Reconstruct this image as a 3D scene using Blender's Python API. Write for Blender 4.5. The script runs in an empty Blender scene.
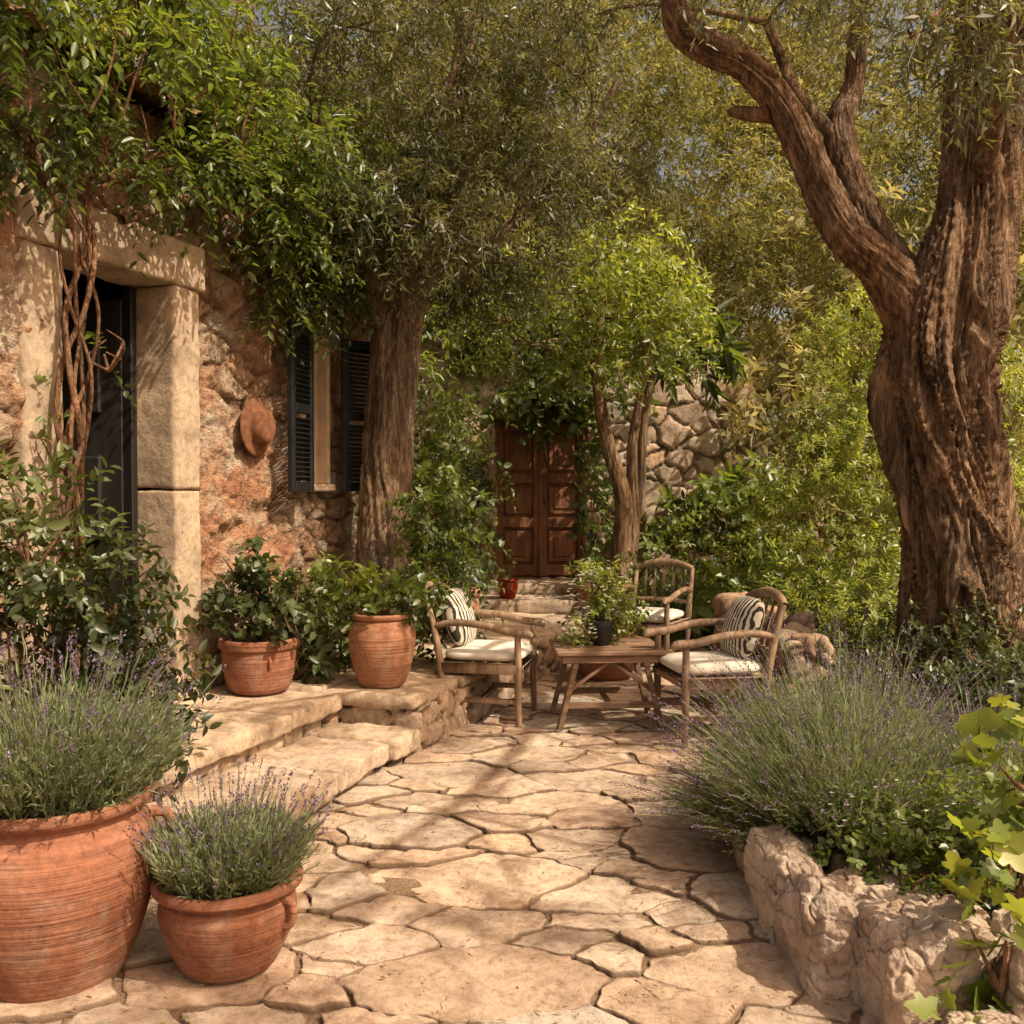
import bpy, math, random
import numpy as np
from mathutils import Vector, Matrix
R=np.random.default_rng(7); random.seed(7)
scene=bpy.context.scene
# ---------------------------------------------------------------- noise
def _h(ix,iy,iz,s):
    n=(ix.astype(np.int64)*374761393+iy.astype(np.int64)*668265263+iz.astype(np.int64)*2147483647+s*1274126177)&0xffffffff
    n=((n^(n>>13))*1274126177)&0xffffffff
    n=((n^(n>>15))*2246822519)&0xffffffff
    n=n^(n>>16)
    return (n&0xffffff)/float(0xffffff)
def vnoise(P,s=0):
    P=np.asarray(P,float); I=np.floor(P).astype(np.int64); f=P-I; f=f*f*(3-2*f)
    out=0
    for dx in (0,1):
        for dy in (0,1):
            for dz in (0,1):
                w=(f[:,0] if dx else 1-f[:,0])*(f[:,1] if dy else 1-f[:,1])*(f[:,2] if dz else 1-f[:,2])
                out=out+w*_h(I[:,0]+dx,I[:,1]+dy,I[:,2]+dz,s)
    return out
def fbm(P,o=4,s=0):
    a=.5;t=0;P=np.asarray(P,float);n=0
    for i in range(o):
        t=t+a*vnoise(P,s+i*17); n+=a; a*=.5; P=P*2.03+3.1
    return t/n
def voro(P,s=0,j=.85):
    I=np.floor(P).astype(np.int64); F1=np.full(len(P),9.);F2=np.full(len(P),9.);ID=np.zeros(len(P))
    for dx in (-1,0,1):
        for dy in (-1,0,1):
            for dz in (-1,0,1):
                cx,cy,cz=I[:,0]+dx,I[:,1]+dy,I[:,2]+dz
                q=np.stack([cx+.5+j*(_h(cx,cy,cz,s)-.5),cy+.5+j*(_h(cx,cy,cz,s+1)-.5),cz+.5+j*(_h(cx,cy,cz,s+2)-.5)],1)
                d=np.linalg.norm(P-q,axis=1); idd=_h(cx,cy,cz,s+3)
                m=d<F1
                F2=np.where(m,F1,np.minimum(F2,d)); ID=np.where(m,idd,ID); F1=np.where(m,d,F1)
    return F1,F2,ID
def sstep(a,b,x):
    t=np.clip((x-a)/(b-a),0,1); return t*t*(3-2*t)
# ---------------------------------------------------------------- mesh helpers
def mk(name,V,F,mat,smooth=True,attrs=None,parent=None):
    V=np.asarray(V,np.float32); me=bpy.data.meshes.new(name)
    if isinstance(F,np.ndarray):
        k=F.shape[1]; me.vertices.add(len(V)); me.vertices.foreach_set('co',V.ravel())
        me.loops.add(F.size); me.loops.foreach_set('vertex_index',F.astype(np.int32).ravel())
        me.polygons.add(len(F)); me.polygons.foreach_set('loop_start',np.arange(0,F.size,k,dtype=np.int32))
        me.polygons.foreach_set('loop_total',np.full(len(F),k,np.int32))
        me.update(calc_edges=True)
    else:
        me.from_pydata([tuple(map(float,v)) for v in V],[],F); me.update()
    if smooth: me.polygons.foreach_set('use_smooth',np.ones(len(me.polygons),bool))
    if attrs:
        for a,v in attrs.items():
            at=me.attributes.new(a,'FLOAT','POINT'); at.data.foreach_set('value',np.asarray(v,np.float32))
    ob=bpy.data.objects.new(name,me); scene.collection.objects.link(ob)
    if mat: me.materials.append(mat)
    if parent: ob.parent=parent
    return ob
def empty(name,loc=(0,0,0),rz=0,sc=1):
    e=bpy.data.objects.new(name,None); e.empty_display_size=.1; scene.collection.objects.link(e)
    e.location=loc; e.rotation_euler=(0,0,rz); e.scale=(sc,sc,sc); return e
class MB:
    """accumulates simple parts"""
    def __init__(s): s.V=[];s.F=[]
    def add(s,V,F):
        o=len(s.V); s.V+= [tuple(v) for v in V]; s.F+=[tuple(i+o for i in f) for f in F]
    def box(s,c,d,rot=None,b=.0):
        c=Vector(c); hx,hy,hz=[x/2 for x in d]; b=min(b,hx*.6,hy*.6,hz*.6)
        V=[];F=[]
        if b<=0:
            for x in(-hx,hx):
                for y in(-hy,hy):
                    for z in(-hz,hz): V.append(Vector((x,y,z)))
            F=[(0,1,3,2),(4,6,7,5),(0,4,5,1),(2,3,7,6),(0,2,6,4),(1,5,7,3)]
        else:
            idx={}
            for sx in(-1,1):
                for sy in(-1,1):
                    for sz in(-1,1):
                        for ax in range(3):
                            p=[sx*hx,sy*hy,sz*hz]
                            for k,(sg,) in enumerate(((sx,),(sy,),(sz,))):
                                if k!=ax: p[k]-=sg*b
                            idx[(sx,sy,sz,ax)]=len(V); V.append(Vector(p))
            for ax in range(3):
                o=[k for k in range(3) if k!=ax]
                for sg in(-1,1):
                    q=[]
                    for a,bb in((-1,-1),(1,-1),(1,1),(-1,1)):
                        t=[0,0,0];t[ax]=sg;t[o[0]]=a;t[o[1]]=bb;q.append(idx[(*t,ax)])
                    F.append(tuple(q))
            for ax in range(3):
                o=[k for k in range(3) if k!=ax]
                for a in(-1,1):
                    for bb in(-1,1):
                        t0=[0,0,0];t0[ax]=-1;t0[o[0]]=a;t0[o[1]]=bb
                        t1=list(t0);t1[ax]=1
                        F.append((idx[(*t0,o[0])],idx[(*t1,o[0])],idx[(*t1,o[1])],idx[(*t0,o[1])]))
            for sx in(-1,1):
                for sy in(-1,1):
                    for sz in(-1,1): F.append((idx[(sx,sy,sz,0)],idx[(sx,sy,sz,1)],idx[(sx,sy,sz,2)]))
        if rot: V=[rot@v for v in V]
        s.add([v+c for v in V],F)
    def bar(s,p,q,w,t,b=.004):
        p=Vector(p);q=Vector(q);d=q-p;L=d.length
        r=d.to_track_quat('Z','Y').to_matrix()
        s.box((p+q)/2,(w,t,L),r,b)
    def tube(s,pts,rad,n=10):
        V,F=tubemesh(pts,rad,n,None); s.add(V,[tuple(f) for f in F])
    def build(s,name,mat,smooth=False,parent=None):
        o=mk(name,np.array(s.V),s.F,mat,smooth,None,parent)
        return o
def catmull(P,n):
    P=np.asarray(P,float); 
    if len(P)==2: 
        t=np.linspace(0,1,n)[:,None]; return P[0]*(1-t)+P[1]*t
    Q=np.vstack([2*P[0]-P[1],P,2*P[-1]-P[-2]]); T=np.linspace(0,len(P)-1-1e-6,n); i=T.astype(int); f=(T-i)[:,None]
    a,b,c,d=Q[i],Q[i+1],Q[i+2],Q[i+3]
    return .5*((2*b)+(-a+c)*f+(2*a-5*b+4*c-d)*f**2+(-a+3*b-3*c+d)*f**3)
def tubemesh(pts,rad,nseg,nlen,bark=0,bs=1.,seed=0):
    pts=np.asarray(pts,float); nlen=nlen or max(3,len(pts)*3)
    rad=np.asarray(rad,float) if np.ndim(rad) else np.full(len(pts),float(rad))
    X=np.hstack([pts,rad[:,None]]); C=catmull(X,nlen); P=C[:,:3]; r=np.maximum(C[:,3],.001)
    T=np.gradient(P,axis=0); T/=np.linalg.norm(T,axis=1)[:,None]+1e-9
    up=np.array([0,1.,0]) if abs(T[0,1])<.9 else np.array([1.,0,0])
    A=[];a=np.cross(T[0],up);a/=np.linalg.norm(a)
    for t in T:
        a=a-t*np.dot(a,t);a/=np.linalg.norm(a);A.append(a)
    A=np.array(A);B=np.cross(T,A)
    th=np.linspace(0,2*np.pi,nseg,endpoint=False)
    L=np.concatenate([[0],np.cumsum(np.linalg.norm(np.diff(P,axis=0),axis=1))])
    rr=np.repeat(r[:,None],nseg,1)
    if bark:
        tw=th[None,:]+L[:,None]*.45; 
        k=np.sqrt(rad.max()/.35)*3.2
        q=np.stack([np.cos(tw)*k*.5,np.sin(tw)*k*.5,L[:,None]*.9*bs+np.zeros_like(tw)],-1).reshape(-1,3)
        big=(fbm(q,2,seed)-.5)
        wob=fbm(q*1.3,2,seed+21)-.5
        tw2=tw+wob.reshape(tw.shape)*1.1
        q2=np.stack([np.cos(tw2)*k*2.4,np.sin(tw2)*k*2.4,L[:,None]*1.5*bs+np.zeros_like(tw)],-1).reshape(-1,3)
        rid=1-np.abs(fbm(q2,3,seed+5)*2-1)*2.6
        q3=q2*np.array([2.6,2.6,2.4]); fine=1-np.abs(fbm(q3,3,seed+9)*2-1)*2
        rr=rr*(1+bark*(big*1.7+(rid-.5)*.40+(fine-.5)*.24).reshape(rr.shape))
    V=P[:,None,:]+rr[...,None]*(np.cos(th)[None,:,None]*A[:,None,:]+np.sin(th)[None,:,None]*B[:,None,:])
    V=V.reshape(-1,3); i=np.arange(nlen-1)[:,None]*nseg; j=np.arange(nseg)[None,:]; j2=(j+1)%nseg
    F=np.stack([i+j,i+j2,i+nseg+j2,i+nseg+j],-1).reshape(-1,4)
    return V,F
def merge(parts):
    V=[];F=[];o=0
    for v,f in parts: V.append(v);F.append(f+o);o+=len(v)
    return np.vstack(V),np.vstack(F)
def boxgrid(lo,hi,res,rad=.0,skip=()):
    lo=np.array(lo,float);hi=np.array(hi,float);Vs=[];Fs=[];o=0
    n=np.maximum(1,np.round((hi-lo)/res).astype(int))
    for ax in range(3):
        a,b=[k for k in range(3) if k!=ax]
        for sg in(0,1):
            if (ax,sg) in skip: continue
            ga=np.linspace(lo[a],hi[a],n[a]+1);gb=np.linspace(lo[b],hi[b],n[b]+1)
            A,B=np.meshgrid(ga,gb,indexing='ij');P=np.zeros((A.size,3));P[:,a]=A.ravel();P[:,b]=B.ravel();P[:,ax]=hi[ax] if sg else lo[ax]
            i,j=np.meshgrid(np.arange(n[a]),np.arange(n[b]),indexing='ij');k=i*(n[b]+1)+j
            q=np.stack([k,k+n[b]+1,k+n[b]+2,k+1],-1).reshape(-1,4)
            flip=(sg==0)^(ax==1)
            if flip:q=q[:,::-1]
            Vs.append(P);Fs.append(q+o);o+=len(P)
    V=np.vstack(Vs);F=np.vstack(Fs)
    _,ix,inv=np.unique(np.round(V/1e-4).astype(np.int64),axis=0,return_index=True,return_inverse=True)
    V=V[ix];F=inv.ravel()[F]
    if rad>0:
        inn=np.clip(V,lo+rad,hi-rad);d=V-inn;l=np.linalg.norm(d,axis=1)[:,None];V=np.where(l>1e-6,inn+d/np.maximum(l,1e-9)*rad,V)
    return V,F
def vnormals(V,F):
    n=np.cross(V[F[:,2]]-V[F[:,0]],V[F[:,3]]-V[F[:,1]]);N=np.zeros_like(V)
    for k in range(4):
        for c in range(3): N[:,c]+=np.bincount(F[:,k],n[:,c],len(V))
    return N/(np.linalg.norm(N,axis=1)[:,None]+1e-9)
def stonebox(name,lo,hi,res,cell,depth,mat,rad=.03,seed=0,parent=None,rough=.012,shape=None,warp=.25,gap=.11,skip=()):
    V,F=boxgrid(lo,hi,res,rad,skip)
    if shape: V=shape(V)
    N=vnormals(V,F); 
    if cell is None:
        cav=np.ones(len(V));ID=np.full(len(V),random.random());h=0
    else:
        c=np.array(cell)
        W=np.stack([fbm(V*2.2/c.mean()*.5,3,seed+50+i)-.5 for i in range(3)],1)
        P=V/c+W*warp*3
        F1,F2,ID=voro(P,seed); e=F2-F1
        cav=sstep(0.015,gap,e)
        h=cav*depth+(ID-.5)*depth*.8*cav-depth*.5
    h=h+(fbm(V*9,4,seed+9)-.5)*rough*2+(fbm(V*2.5,2,seed+4)-.5)*rough*2
    V=V+N*h[:,None]
    return mk(name,V,F,mat,True,{'rid':ID,'cav':cav},parent)
def boulder(name,c,r,mat,seed,parent=None,n=72):
    V,F=boxgrid((-1,-1,-1),(1,1,1),2/n); V=V/np.linalg.norm(V,axis=1)[:,None]
    P4=np.abs(V)**5; V=V/(P4.sum(1)**(1/5))[:,None]
    F1,F2,ID=voro(V*1.15+seed*1.37,seed,.95)
    lay=np.abs(((V[:,2]+.35*V[:,0]+fbm(V*1.5+seed,2,seed)*1.4)*2.3)%1-.5)
    d=1+(F1-.5)*-.26+(fbm(V*1.0+seed,3,seed)-.5)*.36+(fbm(V*4+seed,4,seed+3)-.5)*.15+(fbm(V*14+seed,3,seed+5)-.5)*.05+sstep(.0,.12,lay)*.05
    crack=1-np.exp(-((fbm(V*1.6+seed*3,3,seed+8)-.5)/.010)**2)
    d=d-(1-crack)*.03
    V=V*d[:,None]*np.array(r)+np.array(c)
    return mk(name,V,F,mat,True,{'rid':np.full(len(V),_h(np.array([seed]),np.array([3]),np.array([5]),2)[0]),'cav':np.clip(crack,0.45,1)},parent)
# ---------------------------------------------------------------- materials
def newmat(name):
    m=bpy.data.materials.new(name);m.use_nodes=True;nt=m.node_tree;nt.nodes.clear();return m,nt
def N(nt,t,**k):
    n=nt.nodes.new(t)
    for a,v in k.items():
        if a=='inp':
            for i,x in v.items():
                s=n.inputs[i]
                if isinstance(x,bpy.types.NodeSocket): nt.links.new(x,s)
                else: s.default_value=x
        else: setattr(n,a,v)
    return n
def C(c): return (*c,1) if len(c)==3 else c
def ramp(nt,fac,stops):
    n=N(nt,'ShaderNodeValToRGB',inp={0:fac}); e=n.color_ramp.elements
    while len(e)<len(stops): e.new(.5)
    for x,(p,c) in zip(e,stops): x.position=p;x.color=C(c)
    return n.outputs[0]
def mixc(nt,f,a,b,mode='MIX'):
    n=N(nt,'ShaderNodeMix',data_type='RGBA',blend_type=mode)
    for i,x in((0,f),(6,a),(7,b)):
        s=n.inputs[i]
        if isinstance(x,bpy.types.NodeSocket): nt.links.new(x,s)
        else: s.default_value=C(x) if not isinstance(x,(int,float)) else x
    return n.outputs[2]
def noise(nt,vec,sc,det=6,ro=.6,dist=0):
    n=N(nt,'ShaderNodeTexNoise',inp={'Vector':vec,'Scale':sc,'Detail':min(det,5),'Roughness':ro,'Distortion':dist});return n.outputs[0]
def attr(nt,a): return N(nt,'ShaderNodeAttribute',attribute_name=a).outputs['Fac']
def coord(nt,sc=None):
    c=N(nt,'ShaderNodeTexCoord').outputs['Object']
    if sc: c=N(nt,'ShaderNodeMapping',inp={'Vector':c,'Scale':sc}).outputs[0]
    return c
def out(nt,sh): N(nt,'ShaderNodeOutputMaterial',inp={0:sh})
def bump(nt,h,st,d=.01): return N(nt,'ShaderNodeBump',inp={'Strength':st,'Distance':d,'Height':h}).outputs[0]
def diff(nt,c,nrm=None,ro=.5):
    i={0:c,1:ro}
    if nrm is not None:i['Normal']=nrm
    return N(nt,'ShaderNodeBsdfDiffuse',inp=i).outputs[0]
def m_stone(name,cols,joint,stain=(.1,.07,.05),stf=.5,bs=.6,lo=.62):
    m,nt=newmat(name);co=coord(nt)
    rid=attr(nt,'rid');cav=attr(nt,'cav')
    k=len(cols)-1
    base=ramp(nt,rid,[(i/k,c) for i,c in enumerate(cols)])
    n1=noise(nt,co,3.5,5,.65,.4);n2=noise(nt,co,24,5,.75)
    base=mixc(nt,1.0,base,ramp(nt,n1,[(.3,(lo,lo*.93,lo*.86)),(.5,(1,1,1)),(.72,(1.25,1.2,1.12))]),'MULTIPLY')
    base=mixc(nt,1.0,base,ramp(nt,n2,[(.3,(.60,.56,.52)),(.5,(1,1,1)),(.7,(1.16,1.13,1.08))]),'MULTIPLY')
    f=ramp(nt,noise(nt,co,6,4,.7,.8),[(.50,(0,0,0)),(.66,(stf,)*3)])
    base=mixc(nt,f,base,stain)
    base=mixc(nt,ramp(nt,cav,[(.1,(1,1,1)),(.75,(0,0,0))]),base,joint)
    h=N(nt,'ShaderNodeMath',operation='MULTIPLY_ADD',inp={0:n1,1:1.5,2:n2}).outputs[0]
    out(nt,diff(nt,base,bump(nt,h,bs,.022)));return m
def m_leaf(name,dark,mid,light,trans=.35,tcol=None,gl=.05):
    m,nt=newmat(name);t=attr(nt,'tint')
    c=ramp(nt,t,[(.0,dark),(.5,mid),(1,light)])
    tc=mixc(nt,1.0,c,tcol or (1.9,1.9,.75),'MULTIPLY')
    tr=N(nt,'ShaderNodeBsdfTranslucent',inp={0:tc})
    mx=N(nt,'ShaderNodeMixShader',inp={0:trans,1:diff(nt,c,None,0),2:tr.outputs[0]})
    if gl:
        g=N(nt,'ShaderNodeBsdfGlossy',inp={0:(1,1,1,1),'Roughness':.42});mx=N(nt,'ShaderNodeMixShader',inp={0:gl,1:mx.outputs[0],2:g.outputs[0]})
    out(nt,mx.outputs[0]);return m
def m_bark(name,a,b,c,zs=.25):
    m,nt=newmat(name);co=coord(nt,(1,1,zs))
    n1=noise(nt,co,9,5,.7,1.1);n2=noise(nt,co,36,4,.7,.3);n0=noise(nt,coord(nt),1.6,3,.6)
    col=ramp(nt,n1,[(.3,a),(.5,b),(.68,c)])
    col=mixc(nt,1.0,col,ramp(nt,n2,[(.35,(.45,.42,.4)),(.6,(1.15,1.1,1.05))]),'MULTIPLY')
    col=mixc(nt,1.0,col,ramp(nt,n0,[(.35,(.78,.80,.84)),(.65,(1.2,1.1,1))]),'MULTIPLY')
    h=N(nt,'ShaderNodeMath',operation='MULTIPLY_ADD',inp={0:n1,1:1.6,2:n2}).outputs[0]
    out(nt,diff(nt,col,bump(nt,h,1.,.04)));return m
def m_wood(name,a,b,ax='Z',bs=.4):
    sc={'X':(.12,1,1),'Y':(1,.12,1),'Z':(1,1,.12)}[ax]
    m,nt=newmat(name);co=coord(nt,sc);n1=noise(nt,co,30,5,.65,.6);n2=noise(nt,coord(nt),5,3,.6)
    col=ramp(nt,n1,[(.32,a),(.66,b)]);col=mixc(nt,1.0,col,ramp(nt,n2,[(.3,(.7,.68,.66)),(.7,(1.25,1.2,1.15))]),'MULTIPLY')
    p=N(nt,'ShaderNodeBsdfPrincipled',inp={'Base Color':col,'Roughness':.6,'Normal':bump(nt,n1,bs,.004)});out(nt,p.outputs[0]);return m
def m_terra(name,a,b,c):
    m,nt=newmat(name);co=coord(nt);n1=noise(nt,co,4,5,.65,.5);n2=noise(nt,co,40,5,.7);rg=noise(nt,coord(nt,(.6,.6,26)),2.2,4,.6,.2)
    col=ramp(nt,n1,[(.3,a),(.5,b),(.7,c)]);col=mixc(nt,1.0,col,ramp(nt,n2,[(.3,(.70,.66,.64)),(.65,(1.1,1.08,1.06))]),'MULTIPLY')
    col=mixc(nt,1.0,col,ramp(nt,rg,[(.3,(.72,.70,.68)),(.6,(1.06,1.05,1.04))]),'MULTIPLY')
    f=ramp(nt,noise(nt,co,7,5,.75,.6),[(.53,(0,0,0)),(.68,(.55,.55,.55))]);col=mixc(nt,f,col,(.36,.27,.21))
    f=ramp(nt,noise(nt,co,3.1,5,.75,.9),[(.53,(0,0,0)),(.68,(.65,.65,.65))]);col=mixc(nt,f,col,(.14,.07,.045))
    h=N(nt,'ShaderNodeMath',operation='MULTIPLY_ADD',inp={0:rg,1:2.5,2:n2}).outputs[0]
    p=N(nt,'ShaderNodeBsdfPrincipled',inp={'Base Color':col,'Roughness':.78,'Normal':bump(nt,h,.6,.007)});p.inputs['Specular IOR Level'].default_value=.25
    out(nt,p.outputs[0]);return m
def m_plain(name,c,ro=.6,ns=20,var=.25,bs=.2):
    m,nt=newmat(name);n=noise(nt,coord(nt),ns,5,.65)
    col=mixc(nt,1.0,c,ramp(nt,n,[(.3,(1-var,)*3),(.7,(1+var*.4,)*3)]),'MULTIPLY')
    p=N(nt,'ShaderNodeBsdfPrincipled',inp={'Base Color':col,'Roughness':ro,'Normal':bump(nt,n,bs,.005)});out(nt,p.outputs[0]);return m
M_flag=m_stone('flagstone',[(.50,.365,.26),(.58,.47,.365),(.40,.32,.25),(.60,.46,.34),(.48,.415,.345),(.56,.40,.29),(.43,.315,.23),(.56,.455,.36)],(.19,.125,.082),(.29,.19,.13),.6,.7,.58)
M_step=m_stone('step_stone',[(.50,.38,.275),(.56,.44,.325),(.48,.37,.285)],(.17,.11,.07),(.24,.165,.11),.5,.6)
M_dry=m_stone('dry_stone',[(.50,.38,.27),(.38,.28,.20),(.56,.45,.34),(.46,.30,.20),(.52,.44,.36)],(.12,.08,.055),(.18,.125,.08),.6,.7)
M_back=m_stone('garden_wall_stone',[(.58,.50,.41),(.46,.36,.27),(.64,.56,.47),(.58,.40,.27),(.60,.53,.46)],(.2,.15,.11),(.24,.19,.14),.4,.7)
M_bould=m_stone('boulder_stone',[(.56,.43,.33),(.57,.47,.39),(.60,.48,.38)],(.18,.12,.08),(.36,.22,.135),.55,.85)
M_dress=m_stone('dressed_stone',[(.50,.39,.28),(.52,.41,.31)],(.16,.11,.08),(.28,.20,.13),.4,.45)
def m_house():
    m,nt=newmat('rubble_plaster');co=coord(nt);rid=attr(nt,'rid');cav=attr(nt,'cav');pl=attr(nt,'plas')
    st=ramp(nt,rid,[(0,(.46,.28,.18)),(.3,(.54,.34,.22)),(.55,(.52,.43,.33)),(.8,(.57,.37,.24)),(1,(.56,.47,.38))])
    n1=noise(nt,co,2.6,5,.7,.6);n2=noise(nt,co,16,5,.75)
    pc=ramp(nt,n1,[(.3,(.33,.15,.085)),(.42,(.54,.28,.165)),(.52,(.60,.40,.27)),(.62,(.63,.52,.40))])
    c=mixc(nt,pl,st,pc)
    c=mixc(nt,1.0,c,ramp(nt,n2,[(.3,(.42,.37,.33)),(.5,(1,1,1)),(.7,(1.2,1.17,1.12))]),'MULTIPLY')
    c=mixc(nt,ramp(nt,cav,[(.1,(.8,)*3),(.8,(0,0,0))]),c,(.25,.14,.08))
    h=N(nt,'ShaderNodeMath',operation='MULTIPLY_ADD',inp={0:n2,1:2.,2:n1}).outputs[0]
    out(nt,diff(nt,c,bump(nt,h,1.,.05)));return m
M_house=m_house()
M_bark=m_bark('olive_bark',(.085,.057,.038),(.31,.215,.145),(.56,.42,.30),.17)
M_bark2=m_bark('grey_olive_bark',(.12,.085,.06),(.28,.215,.155),(.42,.335,.25),.18)
M_vine=m_bark('vine_bark',(.10,.06,.036),(.27,.165,.105),(.40,.26,.18),.3)
M_terra=m_terra('terracotta',(.26,.105,.06),(.345,.15,.088),(.42,.21,.135))
M_terra2=m_terra('terracotta_light',(.38,.18,.10),(.46,.23,.13),(.52,.30,.18))
M_soil=m_plain('soil',(.10,.065,.04),.95,30,.5,1.)
M_chair=m_wood('teak',(.15,.092,.056),(.40,.275,.18))
M_door=m_wood('door_wood',(.12,.045,.022),(.28,.12,.055))
M_dark=m_wood('dark_wood_and_hall_shade',(.007,.006,.005),(.018,.015,.012))  # near-black wood; on the hall box it paints the interior's shade
M_shut=m_plain('shutter_paint',(.012,.014,.017),.5,40,.3,.2)
M_cush=m_plain('cushion_cotton',(.80,.74,.64),.9,60,.10,.4)
M_render=m_plain('window_render',(.58,.43,.30),.85,8,.25,.3)
M_glass=m_plain('red_glaze',(.30,.02,.012),.25,20,.2,.05)
def m_stripe():
    m,nt=newmat('striped_cotton');co=coord(nt)
    w=N(nt,'ShaderNodeTexWave',wave_type='BANDS',bands_direction='Y',inp={'Vector':co,'Scale':8.,'Distortion':3.2,'Detail':2.,'Detail Scale':1.6}).outputs['Fac']
    c=ramp(nt,w,[(.38,(.07,.06,.05)),(.50,(.74,.68,.58))])
    out(nt,diff(nt,c));return m
M_stripe=m_stripe()
L_olive=m_leaf('olive_leaf',(.055,.066,.026),(.15,.16,.07),(.32,.32,.175),.46,(1.7,1.5,.65))
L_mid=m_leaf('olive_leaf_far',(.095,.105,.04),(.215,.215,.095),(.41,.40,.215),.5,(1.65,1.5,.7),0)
L_vine=m_leaf('vine_leaf',(.034,.054,.014),(.10,.145,.030),(.24,.295,.065),.47,(1.9,1.8,.7))
L_bright=m_leaf('bright_leaf',(.09,.125,.024),(.21,.26,.055),(.38,.42,.11),.54,(1.8,1.7,.7))
L_dark=m_leaf('dark_leaf',(.02,.034,.013),(.066,.09,.027),(.15,.185,.055),.35,(1.9,1.75,.75))
L_far=m_leaf('far_leaf_haze',(.15,.15,.065),(.30,.285,.13),(.48,.455,.27),.5,(1.55,1.4,.8),0)  # pale tones put distance haze into the leaf colour
L_lav=m_leaf('lavender_leaf',(.085,.11,.06),(.20,.235,.13),(.36,.39,.26),.36,(1.7,1.65,.9),0)
L_lavf=m_leaf('lavender_flower',(.11,.082,.12),(.22,.16,.245),(.40,.32,.43),.3,(1.2,1.1,1.2),0)
L_yell=m_leaf('grape_leaf',(.07,.11,.018),(.19,.25,.038),(.40,.40,.09),.45)
L_white=m_leaf('white_petal',(.5,.48,.42),(.65,.62,.55),(.75,.72,.66),.3,(1,1,1),0)
# ---------------------------------------------------------------- foliage
T_rh=(np.array([(0,0,0),(.42,.5,.05),(1,0,-.05),(.42,-.5,.05)]),np.array([(0,3,2,1)]))
T_leaf=(np.array([(0,0,0),(1,0,-.12),(.25,.42,.07),(.62,.40,.03),(.25,-.42,.07),(.62,-.40,.03)]),np.array([(0,1,3,2),(0,4,5,1)]))
_lob=[(0,0),(.02,.30),(-.12,.42),(.10,.52),(.30,.36),(.45,.60),(.62,.52),(.60,.28),(.85,.22),(1.02,0)]
def _mk_lobe():
    up=[(x,y,.10*abs(y)+.03*math.sin(9*x)) for x,y in _lob];n=len(up)
    dn=[(x,-y,.10*abs(y)-.02*math.sin(9*x)) for x,y in _lob[1:-1]]
    V=up+dn+[(.2,0,-.01),(.5,0,-.01)]; m1,m2=len(V)-2,len(V)-1
    F=[]
    def U(i):return i
    def D(i):return n+i-1
    for X,fl in((U,0),(D,1)):
        idx=lambda i: 0 if i==0 else (n-1 if i==n-1 else X(i))
        q=[(0,m1,idx(2),idx(1)),(m1,idx(4),idx(3),idx(2)),(m1,m2,idx(5),idx(4)),(m2,idx(7),idx(6),idx(5)),(m2,n-1,idx(8),idx(7))]
        F+=[t[::-1] if fl else t for t in q]
    return np.array(V,float),np.array(F)
T_lob=_mk_lobe()
def unit(a): return a/(np.linalg.norm(a,axis=-1,keepdims=True)+1e-9)
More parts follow.
